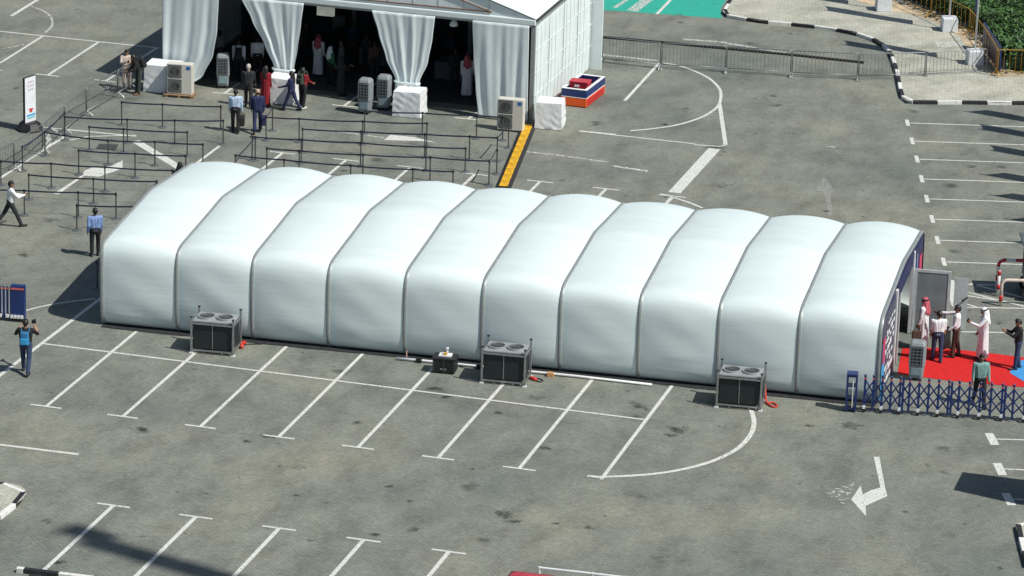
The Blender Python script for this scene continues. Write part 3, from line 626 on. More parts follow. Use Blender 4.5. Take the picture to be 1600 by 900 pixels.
# ---------------------------------------------------------------- condensers on frames beside the tunnel tent
def hvac(p, rz, label):
    o = empty('chiller_unit', (p[0], p[1], 0), rz); tag(o, label, 'chiller', 'framed twin-fan chillers along the tunnel tent')
    W, D, z0, z1 = 1.32, .92, .14, 1.06
    for y, nm in ((.03, 'coil_panel'), (D-.03, 'coil_panel')):
        for x0 in (.05, W/2+.015): MB().box((x0+(W/2-.065)/2, y, (z0+z1)/2), (W/2-.065, .03, z1-z0-.06)).build(nm, COIL, o)
    for x in (.03, W-.03): MB().box((x, D/2, (z0+z1)/2), (.03, D-.1, z1-z0-.06)).build('side_panel', COIL, o)
    MB().box((W/2, .008, (z0+z1)/2), (.022, .016, z1-z0-.08)).build('coil_divider', GREYM, o)
    MB().box((W/2, D/2, z1), (W-.02, D-.02, .05)).build('top_plate', mat('grey_top_plate', (.34, .37, .37), .5, .3), o, bevel=.01)
    for cx in (W*.27, W*.73):
        f = MB().lathe((cx, D/2, z1+.026), [(.235, 0), (.285, .0), (.285, .05), (.25, .055), (.235, .0)], 24).build('fan_shroud', MATS['grey_top_plate'], o, smooth=True, angle=40)
        MB().lathe((cx, D/2, z1+.027), [(.0, 0), (.245, .0), (.245, .006), (0, .006)], 24).build('fan_well', BLACK, f)
        bl = MB()
        for k in range(5):
            a = k*1.2566
            bl.add([(cx+.05*math.cos(a), D/2+.05*math.sin(a), z1+.04), (cx+.22*math.cos(a-.25), D/2+.22*math.sin(a-.25), z1+.036), (cx+.22*math.cos(a+.3), D/2+.22*math.sin(a+.3), z1+.056), (cx+.06*math.cos(a+.7), D/2+.06*math.sin(a+.7), z1+.05)], [(0, 1, 2, 3), (3, 2, 1, 0)])
        bl.build('fan_blades', DARKM, f)
        gg = MB()
        for rr_ in (.09, .16, .225):
            gg.tube([(cx+rr_*math.cos(k*math.pi/9), D/2+rr_*math.sin(k*math.pi/9), z1+.078) for k in range(19)], .005, 4, caps=False)
        for k in range(4): gg.tube([(cx-.24*math.cos(k*.785), D/2-.24*math.sin(k*.785), z1+.08), (cx+.24*math.cos(k*.785), D/2+.24*math.sin(k*.785), z1+.08)], .005, 4)
        gg.build('fan_guard', GREYM, f)
    for x in (-.02, W+.02):
        for y, h in ((-.02, 1.16), (D+.02, 1.2)):
            MB().box((x, y, h/2+.03), (.06, .06, h)).build('frame_post', GREYM, o, bevel=.006)
            MB().box((x, y, .018), (.13, .13, .036)).build('foot_pad', WHITE, o)
            MB().box((x, y, h+.05), (.075, .075, .04)).build('post_cap', DARKM, o)
    for y in (-.02, D+.02):
        for z in (.11, 1.0): MB().box((W/2, y, z), (W-.02, .045, .05)).build('frame_rail', GREYM, o)
    for x in (-.02, W+.02):
        for z in (.11, 1.0): MB().box((x, D/2, z), (.045, D-.02, .05)).build('frame_rail', GREYM, o)
    MB().box((.38, -.02, .06), (.04, .04, .07)).build('fork_stop', GREYM, o); MB().box((.98, -.02, .06), (.04, .04, .07)).build('fork_stop', GREYM, o)
hvac((2.40, 6.16), .10, 'dark framed twin-fan chiller nearest the left end of the tunnel tent')
hvac((11.85, 6.72), .09, 'dark framed twin-fan chiller at the middle of the tunnel tent')
hvac((19.28, 7.17), .10, 'dark framed twin-fan chiller near the right end of the tunnel tent')
RCAB = mat('red_connector', (.55, .035, .02), .5); 
def cable(name, label, pts, m, r=.018, plug=None):
    o = empty(name, (0, 0, 0)); tag(o, label, 'cable'); P = [(p[0], p[1], p[2] if len(p) > 2 else .022) for p in pts]
    S = smooth_pts([(p[0], p[1]) for p in P], 6); Z = []
    for i in range(len(P)-1): Z += [P[i][2]+(P[i+1][2]-P[i][2])*k/6 for k in range(6)]
    Z.append(P[-1][2]); MB().tube([(s.x, s.y, z) for s, z in zip(S, Z)], r, 6).build('cord', m, o, smooth=True)
    if plug:
        for (a, b_) in plug: MB().tube([a, ((a[0]*.5+b_[0]*.5), (a[1]*.5+b_[1]*.5), a[2]*.5+b_[2]*.5), b_], [.05, .065, .045], 10).build('plug', RCAB, o, smooth=True)
    return o
def g3(p, z): return (p[0], p[1], z)
cable('power_cable', 'black cable with red plug at the left chiller', [g3((3.32, 7.78), .4), g3((3.67, 7.16), .05), (3.73, 7.43), (3.97, 7.58), (4.22, 7.68)], BLACK, plug=[(g3((3.58, 7.31), .09), g3((3.71, 7.52), .07)), (g3((3.75, 7.04), .05), g3((3.64, 7.40), .12))])
cable('power_cable', 'looped black cable with orange plug at the middle chiller', [g3((12.75, 8.89), .5), g3((13.03, 7.79), .05), (13.25, 7.58), (13.54, 7.39), (13.57, 7.58), (13.35, 7.68), (13.18, 7.73)], BLACK, plug=[(g3((13.16, 7.60), .05), g3((13.40, 7.46), .05))])
cable('power_cable', 'red looped cable on the ground at the right chiller', [g3((20.47, 8.55), .4), g3((20.64, 8.04), .04), (20.92, 7.74), (21.02, 7.86), (20.84, 8.11), (20.62, 8.03)], RCAB, .03)
wp = MB(); wp.tube([g3((8.70, 7.79), .06), g3((9.46, 7.87), .06), g3((11.42, 8.00), .06), g3((13.02, 8.10), .06), g3((14.48, 8.20), .06), g3((16.92, 8.30), .05)], .042, 10)
pipe = empty('white_pipe', (0, 0, 0)); tag(pipe, 'white plastic pipe lying along the foot of the tunnel tent', 'pipe'); wp.build('pipe_run', WHITE, pipe, smooth=True)
q = (8.97, 7.95); MB().tube([(q[0], q[1], .06), (q[0], q[1], .3)], .02).build('riser', mat('pinkish_riser', (.6, .35, .32), .6), pipe)
for q in ((9.43, 7.82), (11.39, 7.95)): MB().box((q[0], q[1], .07), (.16, .14, .15)).build('pipe_clamp', BLACK, pipe)
q = (13.69, 8.04); MB().box((q[0], q[1], .07), (.2, .15, .13), .1).build('orange_coupling', mat('tan_coupling', (.55, .3, .13), .6), pipe)
q = (13.00, 8.14); MB().tube([(q[0], q[1], .06), (q[0], q[1], .55), (q[0]-.02, q[1], .6)], .035).build('riser', WHITE, pipe)
cb = empty('black_crate', (*(10.10, 7.02), 0), .09); tag(cb, 'black equipment crate with white fitting on top by the tunnel tent', 'crate')
MB().box((.37, .28, .25), (.72, .52, .42)).build('crate_body', BLACK, cb, bevel=.02); MB().box((.37, .28, .485), (.76, .56, .05)).build('lid', BLACK, cb, bevel=.01)
for x in (.05, .37, .69): MB().box((x, .01, .25), (.04, .02, .4)).build('rib', DARKM, cb)
MB().box((.36, .012, .16), (.2, .012, .05)).build('label_plate', GREYM, cb)
MB().box((.37, .3, .54), (.4, .3, .06)).build('white_tray', WHITE, cb, bevel=.01); MB().tube([(.42, .3, .57), (.42, .3, .68), (.38, .3, .74), (.46, .28, .78)], .04).build('white_elbow', WHITE, cb, smooth=True); MB().box((.38, .22, .6), (.1, .08, .06)).build('yellow_valve', YELLOW, cb)

# ---------------------------------------------------------------- expanding blue gates
CAPR = mat('red_white_cap', (.6, .12, .1), .5)
post_me = MB().box((0, 0, .62), (.07, .05, 1.08)).mesh('post', BLUEP)
cap_me = MB().lathe((0, 0, 1.165), [(.03, 0), (.042, .02), (.042, .05), (.02, .07)], 8).mesh('post_cap', BLUEP)
band_me = MB().box((0, 0, 1.10), (.075, .065, .045)).mesh('band', CAPR)
foot_me = MB().box((0, 0, .16), (.09, .09, .07)).box((0, 0, .21), (.075, .075, .04)).mesh('caster_fork', WHITE)
whl_me = MB().tube([(-.02, 0, .06), (.02, 0, .06)], .06, 12).mesh('caster_wheel', RUBBER)
def inst(name, me, parent, loc=(0, 0, 0), rot=(0, 0, 0)):
    o = bpy.data.objects.new(name, me); COL.objects.link(o); o.parent = parent; o.location = loc; o.rotation_euler = rot; return o
gt = empty('expanding_gate', (*(23.22, 8.30), 0), ang((23.22, 8.30), (28.49, 9.18))); tag(gt, 'blue expanding lattice gate drawn out in front of the red carpet', 'gate')
MB().box((-.12, 0, .62), (.06, .3, 1.16)).build('end_post', BLUEP, gt); MB().box((.16, 0, .62), (.06, .3, 1.16)).build('end_post', BLUEP, gt)
for z in (.12, .45, .85, 1.17): MB().box((.02, 0, z), (.24, .26, .05)).build('end_rung', BLUEP, gt)
MB().box((.06, -.14, .62), (.03, .02, .9)).build('end_strip', WHITE, gt); MB().box((.02, 0, 1.23), (.34, .34, .05)).build('end_cap', BLUEP, gt)
xs = [.42]
while xs[-1] < 6.6: xs.append(xs[-1]+.255+.010*len(xs)*.6)
for i, x in enumerate(xs):
    inst('gate_post', post_me, gt, (x, 0, 0)); inst('post_cap', cap_me, gt, (x, 0, 0)); inst('cap_band', band_me, gt, (x, 0, 0))
    if i % 2 == 0:
        inst('caster_fork', foot_me, gt, (x, -.04, 0)); inst('caster_wheel', whl_me, gt, (x, -.05, 0), (0, 0, R(90)))
    if i % 5 == 4: inst('gate_post', post_me, gt, (x+.09, .0, 0))
    if i+1 < len(xs):
        d = xs[i+1]-x
        for z0, z1 in ((.24, .66), (.66, .24), (.62, 1.04), (1.04, .62)):
            MB().tube([(x, -.03 if z0 < z1 else .03, z0), (x+d, -.03 if z0 < z1 else .03, z1)], .025, 5).build('lattice_bar', BLUEP, gt)
fg = empty('expanding_gate', (*(-4.53, 6.93), 0), ang((-4.53, 6.93), (-3.68, 7.05))); tag(fg, 'blue expanding gate folded shut at the left edge of the picture', 'gate')
for i in range(-8, 4):
    x = i*.12+.02; inst('gate_post', post_me, fg, (x, 0, 0)); inst('cap_band', band_me, fg, (x, 0, 0))
    if i % 2 == 0: inst('caster_fork', foot_me, fg, (x, -.04, 0)); inst('caster_wheel', whl_me, fg, (x, -.05, 0), (0, 0, R(90)))
    MB().tube([(x+.05, -.03, .3), (x+.06, -.03, 1.0)], .02, 5).build('lattice_bar', mat('grey_blue_bar', (.25, .28, .34), .5), fg)
MB().box((.60, .06, .66), (.46, .22, 1.12)).build('end_box', BLUEP, fg, bevel=.01); MB().box((.60, -.056, 1.12), (.44, .012, .06)).build('red_white_strip', CAPR, fg)
for x in (.42, .53, .64, .75): inst('caster_fork', foot_me, fg, (x, -.06, 0)); inst('caster_wheel', whl_me, fg, (x, -.06, 0), (0, 0, R(90)))

# ---------------------------------------------------------------- carpet
MB().prism([(23.98, 12.18), (23.78, 13.68), (23.66, 14.65), (24.81, 15.12), (26.40, 15.18), (27.94, 15.15), (28.37, 12.43), (27.98, 12.35), (25.56, 12.11)], .002, .014).build('red_carpet', CARPET_R)
tag(bpy.data.objects['red_carpet'], 'bright red carpet laid outside the doorway of the tunnel tent', 'carpet')
MB().prism([(27.33, 13.53), (27.43, 14.69), (27.81, 15.29), (28.22, 12.72), (27.90, 12.85)], .012, .021).build('blue_carpet', CARPET_B); tag(bpy.data.objects['blue_carpet'], 'light blue patch of carpet laid over the red one at right', 'carpet')

# ---------------------------------------------------------------- crowd barriers
def barrier(a, b_, label, m=None, group='steel crowd barriers', h=1.1, nb=17):
    m = m or BARM; L = dist(a, b_)-.06; o = empty('crowd_barrier', (a[0], a[1], 0), ang(a, b_)); tag(o, label, 'barrier', group)
    r = .09; x0, x1 = .03, L+.03
    def arc(cx, cz, a0, a1): return [(cx+r*math.cos(a0+(a1-a0)*k/4), 0, cz+r*math.sin(a0+(a1-a0)*k/4)) for k in range(5)]
    fr = MB(); path = [(x0, 0, .2)]+arc(x0+r, h-r, math.pi, math.pi/2)+arc(x1-r, h-r, math.pi/2, 0)+[(x1, 0, .2)]
    fr.tube(path, .021, 8); fr.tube([(x0, 0, .2), (x1, 0, .2)], .018, 6); fr.build('frame', m, o, smooth=True)
    bar = MB().tube([(0, 0, .21), (0, 0, h-.015)], .008, 5).mesh('bar', m)
    for i in range(1, nb): inst('bar', bar, o, (x0+(x1-x0)*i/nb, 0, 0))
    for x in (x0+.0, x1-.0):
        MB().tube([(x, -.26, .02), (x, -.2, .09), (x, 0, .22), (x, .2, .09), (x, .26, .02)], .02, 6).build('foot', m, o)
    return o
LB = [(-10.80, 34.32), (-10.92, 33.07), (-11.05, 30.18), (-10.88, 27.61), (-10.65, 24.96), (-10.72, 22.46), (-10.90, 20.33)]
nm = ['short steel barrier beside the two people at the left condenser', 'steel barrier below the phone-holding person at left', 'steel barrier level with the start of the upper belts at left', 'steel barrier to the right of the advertising totem base', 'steel barrier crossing the worn markings below the totem', 'steel barrier at the left edge above the walking man']
for i in range(6): barrier(LB[i], LB[i+1], nm[i], nb=17 if i else 9, group='steel crowd barriers along the left of the queue')
RBb = [(5.38, 45.26), (7.89, 45.20), (10.49, 45.67), (13.12, 46.05), (15.76, 46.59), (18.29, 47.83), (20.54, 49.37)]
nm = ['leftmost steel barrier of the right-hand row beside the marquee wall', 'steel barrier above the painted curve, second of right-hand row', 'steel barrier third from the marquee in the right-hand row', 'steel barrier left of the striped kerb in the right-hand row', 'steel barrier standing across the striped kerb', 'steel barrier in front of the nearest flagpole base']
for i in range(6): barrier(RBb[i], RBb[i+1], nm[i], group='steel crowd barriers in the right-hand row')
YF = [(14.34, 60.15), (16.77, 57.40), (18.85, 55.00), (20.13, 51.61), (21.04, 48.85), (23.12, 49.48), (25.36, 50.18)]
nm = ['yellow fence panel farthest up beside the hedge', 'yellow fence panel behind the middle flagpole base', 'yellow fence panel behind the nearest flagpole', 'yellow fence panel at the hedge corner', 'yellow fence panel along the near side of the hedge', 'yellow fence panel at the far right of the hedge']
for i in range(6): barrier(YF[i], YF[i+1], nm[i], YELLOWF, 'yellow fence panels round the hedge', 1.12, 9).location.z = .13
a_, b_ = Vector(YF[2]), Vector(YF[4]); c_ = (a_*.35+b_*.65); MB().box((c_.x+.16, c_.y+.1, .13+.62), ((b_-a_).length*.62, .04, 1.05), ang(a_, b_)).build('dark_blue_banner', BLUEP); tag(bpy.data.objects['dark_blue_banner'], 'dark blue banner board fixed along the yellow fence corner', 'banner')
barrier((5.68, -14.73), (7.34, -14.65), 'dark steel barrier cut by the bottom left edge', DARKM, 'barriers at the bottom edge')

# ---------------------------------------------------------------- queue stanchions with belts
base_me = MB().lathe((0, 0, 0), [(.175, 0), (.175, .012), (.15, .024), (.04, .04)], 18).mesh('base', mat('stanchion_base', (.13, .145, .15), .5, .3))
pole_me = MB().tube([(0, 0, .03), (0, 0, .9)], .026, 10).mesh('post', STEELD)
head_me = MB().lathe((0, 0, .86), [(.034, 0), (.036, .02), (.036, .09), (.028, .1)], 10).mesh('belt_head', BLACK)
def stanchion(p, label, to=None, group='queue stanchions'):
    o = empty('queue_stanchion', (p[0], p[1], 0)); tag(o, label, 'stanchion', group)
    inst('base', base_me, o); inst('post', pole_me, o); inst('belt_head', head_me, o)
    if to is not None:
        dx, dy = to[0]-p[0], to[1]-p[1]; L = math.hypot(dx, dy); nx, ny = -dy/L*.004, dx/L*.004; mb = MB(); vs = []; N = 10
        for i in range(N+1):
            t = i/N; s = -.035*4*t*(1-t)*min(1, L/3)
            for sx, z in ((-1, .885), (1, .885), (1, .94), (-1, .94)): vs.append((dx*t+nx*sx, dy*t+ny*sx, z+s))
        mb.add(vs, [(i*4+k, i*4+(k+1) % 4, (i+1)*4+(k+1) % 4, (i+1)*4+k) for i in range(N) for k in range(4)]); mb.build('belt', BELT, o)
    return o
ROWS_L = [
 ('row nearest the condenser', [(-9.54, 29.58), (-9.32, 29.47), (-7.77, 29.76), (-5.61, 30.29)]),
 ('second row of the left queue', [(-10.53, 26.80), (-8.24, 27.34), (-6.55, 27.88), (-4.85, 28.51)]),
 ('third row of the left queue', [(-9.18, 25.90), (-7.89, 26.09), (-5.55, 26.57)]),
 ('fourth row of the left queue', [(-10.42, 24.63), (-7.85, 24.47), (-6.20, 24.95), (-4.45, 25.29)]),
 ('fifth row of the left queue', [(-8.36, 22.89), (-6.31, 23.26), (-4.50, 23.67)]),
 ('sixth row of the left queue', [(-10.44, 20.62), (-8.64, 20.99), (-6.69, 21.29), (-4.30, 21.80)]),
 ('seventh row of the left queue', [(-8.84, 19.42), (-6.52, 19.79), (-4.32, 20.32), (-3.81, 17.32)]),
 ('eighth row of the left queue', [(-9.74, 17.27), (-8.24, 17.61), (-6.40, 18.09), (-5.10, 18.39)]),
 ('left queue row nearest the tunnel tent', [(-7.86, 16.30), (-5.87, 16.67), (-3.83, 17.31)])]
ROWS_R = [
 ('top row before the covered boxes', [(-0.35, 31.78), (1.79, 32.30), (3.81, 32.73), (4.80, 32.89)]),
 ('second row of the right queue', [(-3.74, 30.89), (-3.52, 29.56), (-2.29, 29.81), (0.04, 30.37), (2.37, 31.02)]),
 ('third row of the right queue', [(-1.72, 28.56), (0.42, 29.04), (2.74, 29.59), (4.38, 29.93), (5.39, 30.15)]),
 ('fourth row of the right queue', [(-3.11, 26.90), (-1.30, 27.21), (0.88, 27.63), (3.29, 28.00), (4.69, 28.38)]),
 ('fifth row of the right queue', [(-2.10, 25.68), (-0.89, 25.81), (1.44, 26.20), (3.83, 26.79), (5.98, 27.12)]),
 ('right queue row nearest the tunnel tent', [(-2.86, 24.41), (-1.02, 24.52), (1.46, 24.72), (3.70, 25.09), (5.14, 25.36)])]
for rows, side in ((ROWS_L, 'left'), (ROWS_R, 'right')):
    for rn, ps in rows:
        for i, p in enumerate(ps):
            lb = '%s belt stanchion in the %s' % (ordn(i), rn)
            if side == 'left' and rn.startswith('seventh') and i == 3: continue
            if side == 'left' and rn.endswith('tent') and i == 0: continue
            if side == 'left' and rn.startswith('row nearest') and i == 0: continue
            stanchion(p, lb, ps[i+1] if i+1 < len(ps) else None, 'belt stanchions of the %s queue' % side)
PD = [(-10.42, 24.63), (-10.43, 22.56), (-10.44, 20.62)]
stanchion(PD[1], 'belt stanchion inside the left barriers with belts running up and down', PD[0], 'belt stanchions of the left queue')
stanchion((-10.78, 27.37), 'belt stanchion at the barrier joint with a belt towards the totem', PD[0], 'belt stanchions of the left queue')
stanchion((5.29, 32.00), 'belt stanchion with a disc base just left of the yellow ramp', (5.39, 30.15), 'belt stanchions of the right queue')
stanchion((6.00, 27.06), 'belt stanchion half hidden behind the tunnel tent near the ramp', (5.78, 28.72), 'belt stanchions of the right queue')
stanchion((5.85, 28.56), 'belt stanchion beside the lower half of the yellow ramp', None, 'belt stanchions of the right queue')
stanchion((-3.11, 26.90), 'belt stanchion with a belt slanting down to the tunnel tent roof', (-2.86, 24.41), 'belt stanchions of the right queue').location.x += .12
stanchion((-2.81, 11.01), 'belt stanchion with pale base in the tent shadow at left', None, 'lone stanchions')

# advertising totem
tt = empty('advertising_totem', (-12.30, 27.60, 0), R(72)); tag(tt, 'tall white advertising totem on a black base left of the barriers', 'sign')
MB().lathe((0, 0, 0), [(.50, 0), (.52, .06), (.38, .30), (.30, .34)], 8).build('base', BLACK, tt)
pn = MB().box((0, 0, 1.2), (.62, .09, 1.78)).build('panel_back', BLACK, tt)
MB().box((0, -.05, 1.2), (.60, .012, 1.76)).build('panel_face', mat('totem_print_white', (.72, .74, .76), .4, var=.06), pn)
for z, w_, m in ((1.9, .3, mat('pale_print', (.55, .5, .58), .5)), (1.75, .36, MATS['pale_print']), (1.6, .3, MATS['pale_print']), (.82, .22, REDP), (.74, .14, REDP), (.6, .5, CYANP), (.5, .42, mat('teal_print', (.2, .5, .52), .5))):
    MB().box((.02, -.058, z), (w_, .006, .07)).build('print_mark', m, pn)

# ---------------------------------------------------------------- flagpoles, striped hoops, hedge
def flagpole(p, z, label, flag=True, point=False):
    o = empty('flagpole', (p[0], p[1], z)); tag(o, label, 'flagpole', 'flagpoles on white concrete blocks')
    MB().box((0, 0, .29), (.66, .66, .58), .35, taper=.94).build('concrete_base', CONC, o, bevel=.02)
    MB().tube([(0, 0, .55), (0, 0, 7.3)], .04, 10).build('pole', WHITE, o, smooth=True)
    if flag:
        def fl(u, v): return (-.28*u+.05*math.sin(5*v+3*u), .75*u+.06*math.sin(6*v)*u, 7.1-(5.1*v if not point else (5.1*v*(1-.0*u)+(1.2*u*(1-v)))))
        f_ = MB().grid(fl, 8, 24).build('flag', mat('blue_flag', (.02, .06, .22), .7), o, smooth=True)
        sd = f_.modifiers.new('s', 'SOLIDIFY'); sd.thickness = .006
flagpole((14.6, 57.9), .125, 'white flagpole on a concrete block farthest from the camera', True)
flagpole((17.9, 55.5), .125, 'white flagpole on a concrete block, middle of the visible three')
flagpole((19.85, 50.5), .125, 'white flagpole with blue flag on the nearest concrete block')
for i, (tx, ty_) in enumerate(((20.53, 44.01), (21.56, 41.68), (22.46, 38.91), (22.64, 35.62), (23.38, 33.11), (24.42, 30.4), (24.92, 27.76))):
    flagpole((tx+7.1*.78+.2, ty_-7.1*.21-.3), 0, 'flagpole outside the right edge, %s of the row casting shadows on the bays' % ordn(i), True, i not in (1, 2))
def hoop(a, b_, h, label, bands, m=WHITE):
    o = empty('striped_hoop', (a[0], a[1], 0), ang(a, b_)); tag(o, label, 'hoop barrier', 'striped steel hoops'); L = dist(a, b_); r = .2
    path = [(0, 0, 0), (0, 0, h-r)]+[(r-r*math.cos(k*math.pi/10), 0, h-r+r*math.sin(k*math.pi/10)) for k in range(1, 6)]
    path += [(L-r+r*math.sin(k*math.pi/10), 0, h-r+r*math.cos(k*math.pi/10)) for k in range(0, 6)]+[(L, 0, 0)]
    MB().tube(path, .055, 12).build('hoop_tube', m, o, smooth=True)
    for s in bands: MB().tube(s, .06, 12).build('red_band', REDP, o, smooth=True)
u0 = (25.54, 21.82); u1 = (u0[0]+2.2, u0[1]+.62)
hoop(u0, u1, 1.05, 'red and white striped steel hoop behind the striped bollard', [[(0, 0, .32), (0, 0, .52)], [(0, 0, .82), (.02, 0, .93), (.07, 0, 1.0), (.16, 0, 1.045), (.26, 0, 1.05)], [(.58, 0, 1.05), (.85, 0, 1.05)], [(1.2, 0, 1.05), (1.5, 0, 1.05)]])
u0 = (25.95, 20.10); u1 = (u0[0]+2.2, u0[1]+.62)
hoop(u0, u1, .92, 'pale rusty steel hoop with one red band in front of the bollard', [[(0, 0, .18), (0, 0, .38)]], mat('rusty_white_tube', (.62, .52, .44), .6, var=.3, vscale=3))
b0 = (25.70, 21.08); bo = empty('striped_bollard', (b0[0], b0[1], 0)); tag(bo, 'red and white striped bollard between two steel hoops', 'bollard')
MB().tube([(0, 0, 0), (0, 0, .93)], .055, 12).build('tube', WHITE, bo, smooth=True)
for z in (.26, .75): MB().tube([(0, 0, z), (0, 0, z+.17)], .06, 12).build('red_band', REDP, bo, smooth=True)
hd = empty('hedge', (0, 0, 0)); tag(hd, 'dense green hedge behind the yellow fence at top right', 'hedge')
rs = np.random.RandomState(5)
FL = [Vector(p) for p in YF]
def inside(x, y):   # beyond the fence line
    for a, b_ in zip(FL[:-1], FL[1:]):
        t = b_-a; 
        if (x-a.x)*t.y-(y-a.y)*t.x > -.35*t.length and False: return False
    if x > FL[4].x+.35: return y > FL[4].y+.30+(x-FL[4].x)*(FL[5].y-FL[4].y)/(FL[5].x-FL[4].x)
    for a, b_ in zip(FL[:4], FL[1:5]):
        if b_.y <= y <= a.y:
            xf = a.x+(b_.x-a.x)*(y-a.y)/(b_.y-a.y); return x > xf+.55
    return x > FL[0].x+.6+max(0, (FL[0].y-y))*0 if y > FL[0].y else False
N = 52000; vs = []; fs = []; cnt = 0
xs_ = rs.uniform(13, 34, N*3); ys_ = rs.uniform(49, 74, N*3)
def hh(x, y): return 1.0+.22*math.sin(1.7*x+.6*y)*math.sin(1.3*y-.5*x)+.14*math.sin(4.1*x+1)*math.sin(3.7*y)
for x, y in zip(xs_, ys_):
    if cnt >= N: break
    if not inside(x, y): continue
    h = hh(x, y); z = .13+h*(1-abs(rs.normal(0, .16))) if rs.rand() < .72 else .13+h*rs.uniform(.05, .9)
    l = rs.uniform(.07, .14); w_ = l*.5; a = rs.uniform(0, 6.28); ti = rs.uniform(-.9, .9); ca, sa = math.cos(a), math.sin(a)
    dx, dy, dz = ca*math.cos(ti)*l, sa*math.cos(ti)*l, math.sin(ti)*l; ex, ey = -sa*w_, ca*w_; k = len(vs)
    vs += [(x-dx, y-dy, z-dz), (x+ex, y+ey, z+.02), (x+dx, y+dy, z+dz), (x-ex, y-ey, z+.02)]; fs.append((k, k+1, k+2, k+3)); cnt += 1
MB().add(vs, fs).build('foliage', LEAF, hd)
st = MB()
for _ in range(260):
    x, y = rs.uniform(13, 32), rs.uniform(49, 70)
    if inside(x, y): st.tube([(x, y, .1), (x+rs.uniform(-.2, .2), y+rs.uniform(-.2, .2), .13+hh(x, y)*.8)], [.025, .008], 5)
st.build('stems', TWIG, hd)
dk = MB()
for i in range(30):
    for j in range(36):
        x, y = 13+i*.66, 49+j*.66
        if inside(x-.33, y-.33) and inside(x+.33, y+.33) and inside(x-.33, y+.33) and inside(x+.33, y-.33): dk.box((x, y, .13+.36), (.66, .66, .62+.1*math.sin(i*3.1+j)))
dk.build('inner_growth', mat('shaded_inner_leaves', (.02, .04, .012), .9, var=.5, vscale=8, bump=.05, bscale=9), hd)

# added unseen crane shape, its jib casts the soft shadow over the front bays
tc_ = empty('added_shadow_crane', (76, -28, 0)); tag(tc_, 'unseen crane-shaped caster added outside the frame to shade the front bays', 'crane')
CRN = mat('shadow_caster_grey', (.3, .3, .28), .6)
tipx = 5.3+45*.78-76; tipy = -9.5-45*.19+28
def lat(p, q, w_, name, n_):
    m_ = MB(); p, q = Vector(p), Vector(q); t = (q-p).normalized(); a_ = t.cross(Vector((0, 0, 1)) if abs(t.z) < .9 else Vector((1, 0, 0))).normalized(); b2 = a_.cross(t)
    cs = [a_*w_/2+b2*w_/2, -a_*w_/2+b2*w_/2, -a_*w_/2-b2*w_/2, a_*w_/2-b2*w_/2]
    for c_ in cs: m_.tube([p+c_, q+c_], .09, 6)
    for k in range(n_):
        for e in range(4):
            u0, u1 = p+(q-p)*(k/n_), p+(q-p)*((k+1)/n_); m_.tube([u0+cs[e], u1+cs[(e+1) % 4]], .06, 5)
    m_.build(name, CRN, tc_)
lat((0, 0, 0), (0, 0, 48), 1.5, 'mast', 18); 
jb = MB().box((tipx/2, tipy/2, 45), (math.hypot(tipx, tipy), .85, .5), math.atan2(tipy, tipx)); jb.build('jib', CRN, tc_)
MB().box((tipx-.2, tipy+.45, 45), (1.1, .8, .8), math.atan2(tipy, tipx)).build('jib_head', CRN, tc_); MB().box((1.6, 0, 46), (1.6, 1.4, 2.0)).build('cab', CRN, tc_, bevel=.1)

# ---------------------------------------------------------------- vehicles at the frame edges
def car(p, rz, label, paint):
    o = empty('parked_car', (p[0], p[1], 0), rz); tag(o, label, 'car')
    b = MB(); secs = [(-2.1, .55, .72, .35), (-2.0, .74, .80, .3), (-1.1, .82, .92, .28), (-.2, .84, .95, .28), (1.0, .84, .93, .28), (1.9, .8, .90, .3), (2.1, .7, .75, .4)]
    vs = []
    for x, hw, zt, zb in secs: vs += [(x, -hw*.9, zb), (x, -hw, zb+.15), (x, -hw, zt-.12), (x, -hw*.88, zt), (x, hw*.88, zt), (x, hw, zt-.12), (x, hw, zb+.15), (x, hw*.9, zb)]
    b.add(vs, [(i*8+k, (i+1)*8+k, (i+1)*8+(k+1) % 8, i*8+(k+1) % 8) for i in range(6) for k in range(8)]+[tuple(range(8)), tuple(reversed(range(48, 56)))]); b.build('body', paint, o, smooth=True, angle=35, bevel=.02)
    c = MB(); vs = []
    for x, hw, z in ((-1.75, .76, .9), (-1.2, .62, 1.44), (-.4, .64, 1.50), (.35, .62, 1.46), (1.15, .78, .92)): vs += [(x, -hw, z), (x, hw, z)]
    g = MB(); g.add([(-1.75, -.78, .88), (-1.75, .78, .88), (-1.15, .60, 1.40), (-1.15, -.60, 1.40), (1.2, -.78, .9), (1.2, .78, .9), (.4, .60, 1.40), (.4, -.60, 1.40)], [(0, 3, 2, 1), (4, 5, 6, 7), (0, 4, 7, 3), (1, 2, 6, 5)]).build('windows', GLASSD, o)
    rf = MB(); rf.grid(lambda u, v: (-1.24+1.72*u, (-.66+1.32*v), 1.40+.10*math.sin(math.pi*(.12+.76*u))*math.sin(math.pi*(.1+.8*v))), 12, 8)
    r_ = rf.build('roof', paint, o, smooth=True); sd = r_.modifiers.new('s', 'SOLIDIFY'); sd.thickness = .04
    for x, y in ((-1.3, -.76), (-1.3, .76), (1.35, -.76), (1.35, .76)):
        wh = MB().tube([(x, y-.1, .31), (x, y+.1, .31)], .31, 20).build('wheel', RUBBER, o); MB().tube([(x, y-.105, .31), (x, y+.105, .31)], .19, 14).build('rim', GREYM, wh)
    for y in (-.6, .6): MB().box((2.06, y, .66), (.1, .28, .12)).build('headlight', WHITE, o); MB().box((-2.06, y, .68), (.08, .26, .12)).build('tail_light', REDP, o)
    return o
q = (18.83, -10.87)
car((q[0]+.3, q[1]-.55), 0.02, 'red parked car with only its roof showing at the bottom edge', mat('red_car_paint', (.52, .012, .03), .25))
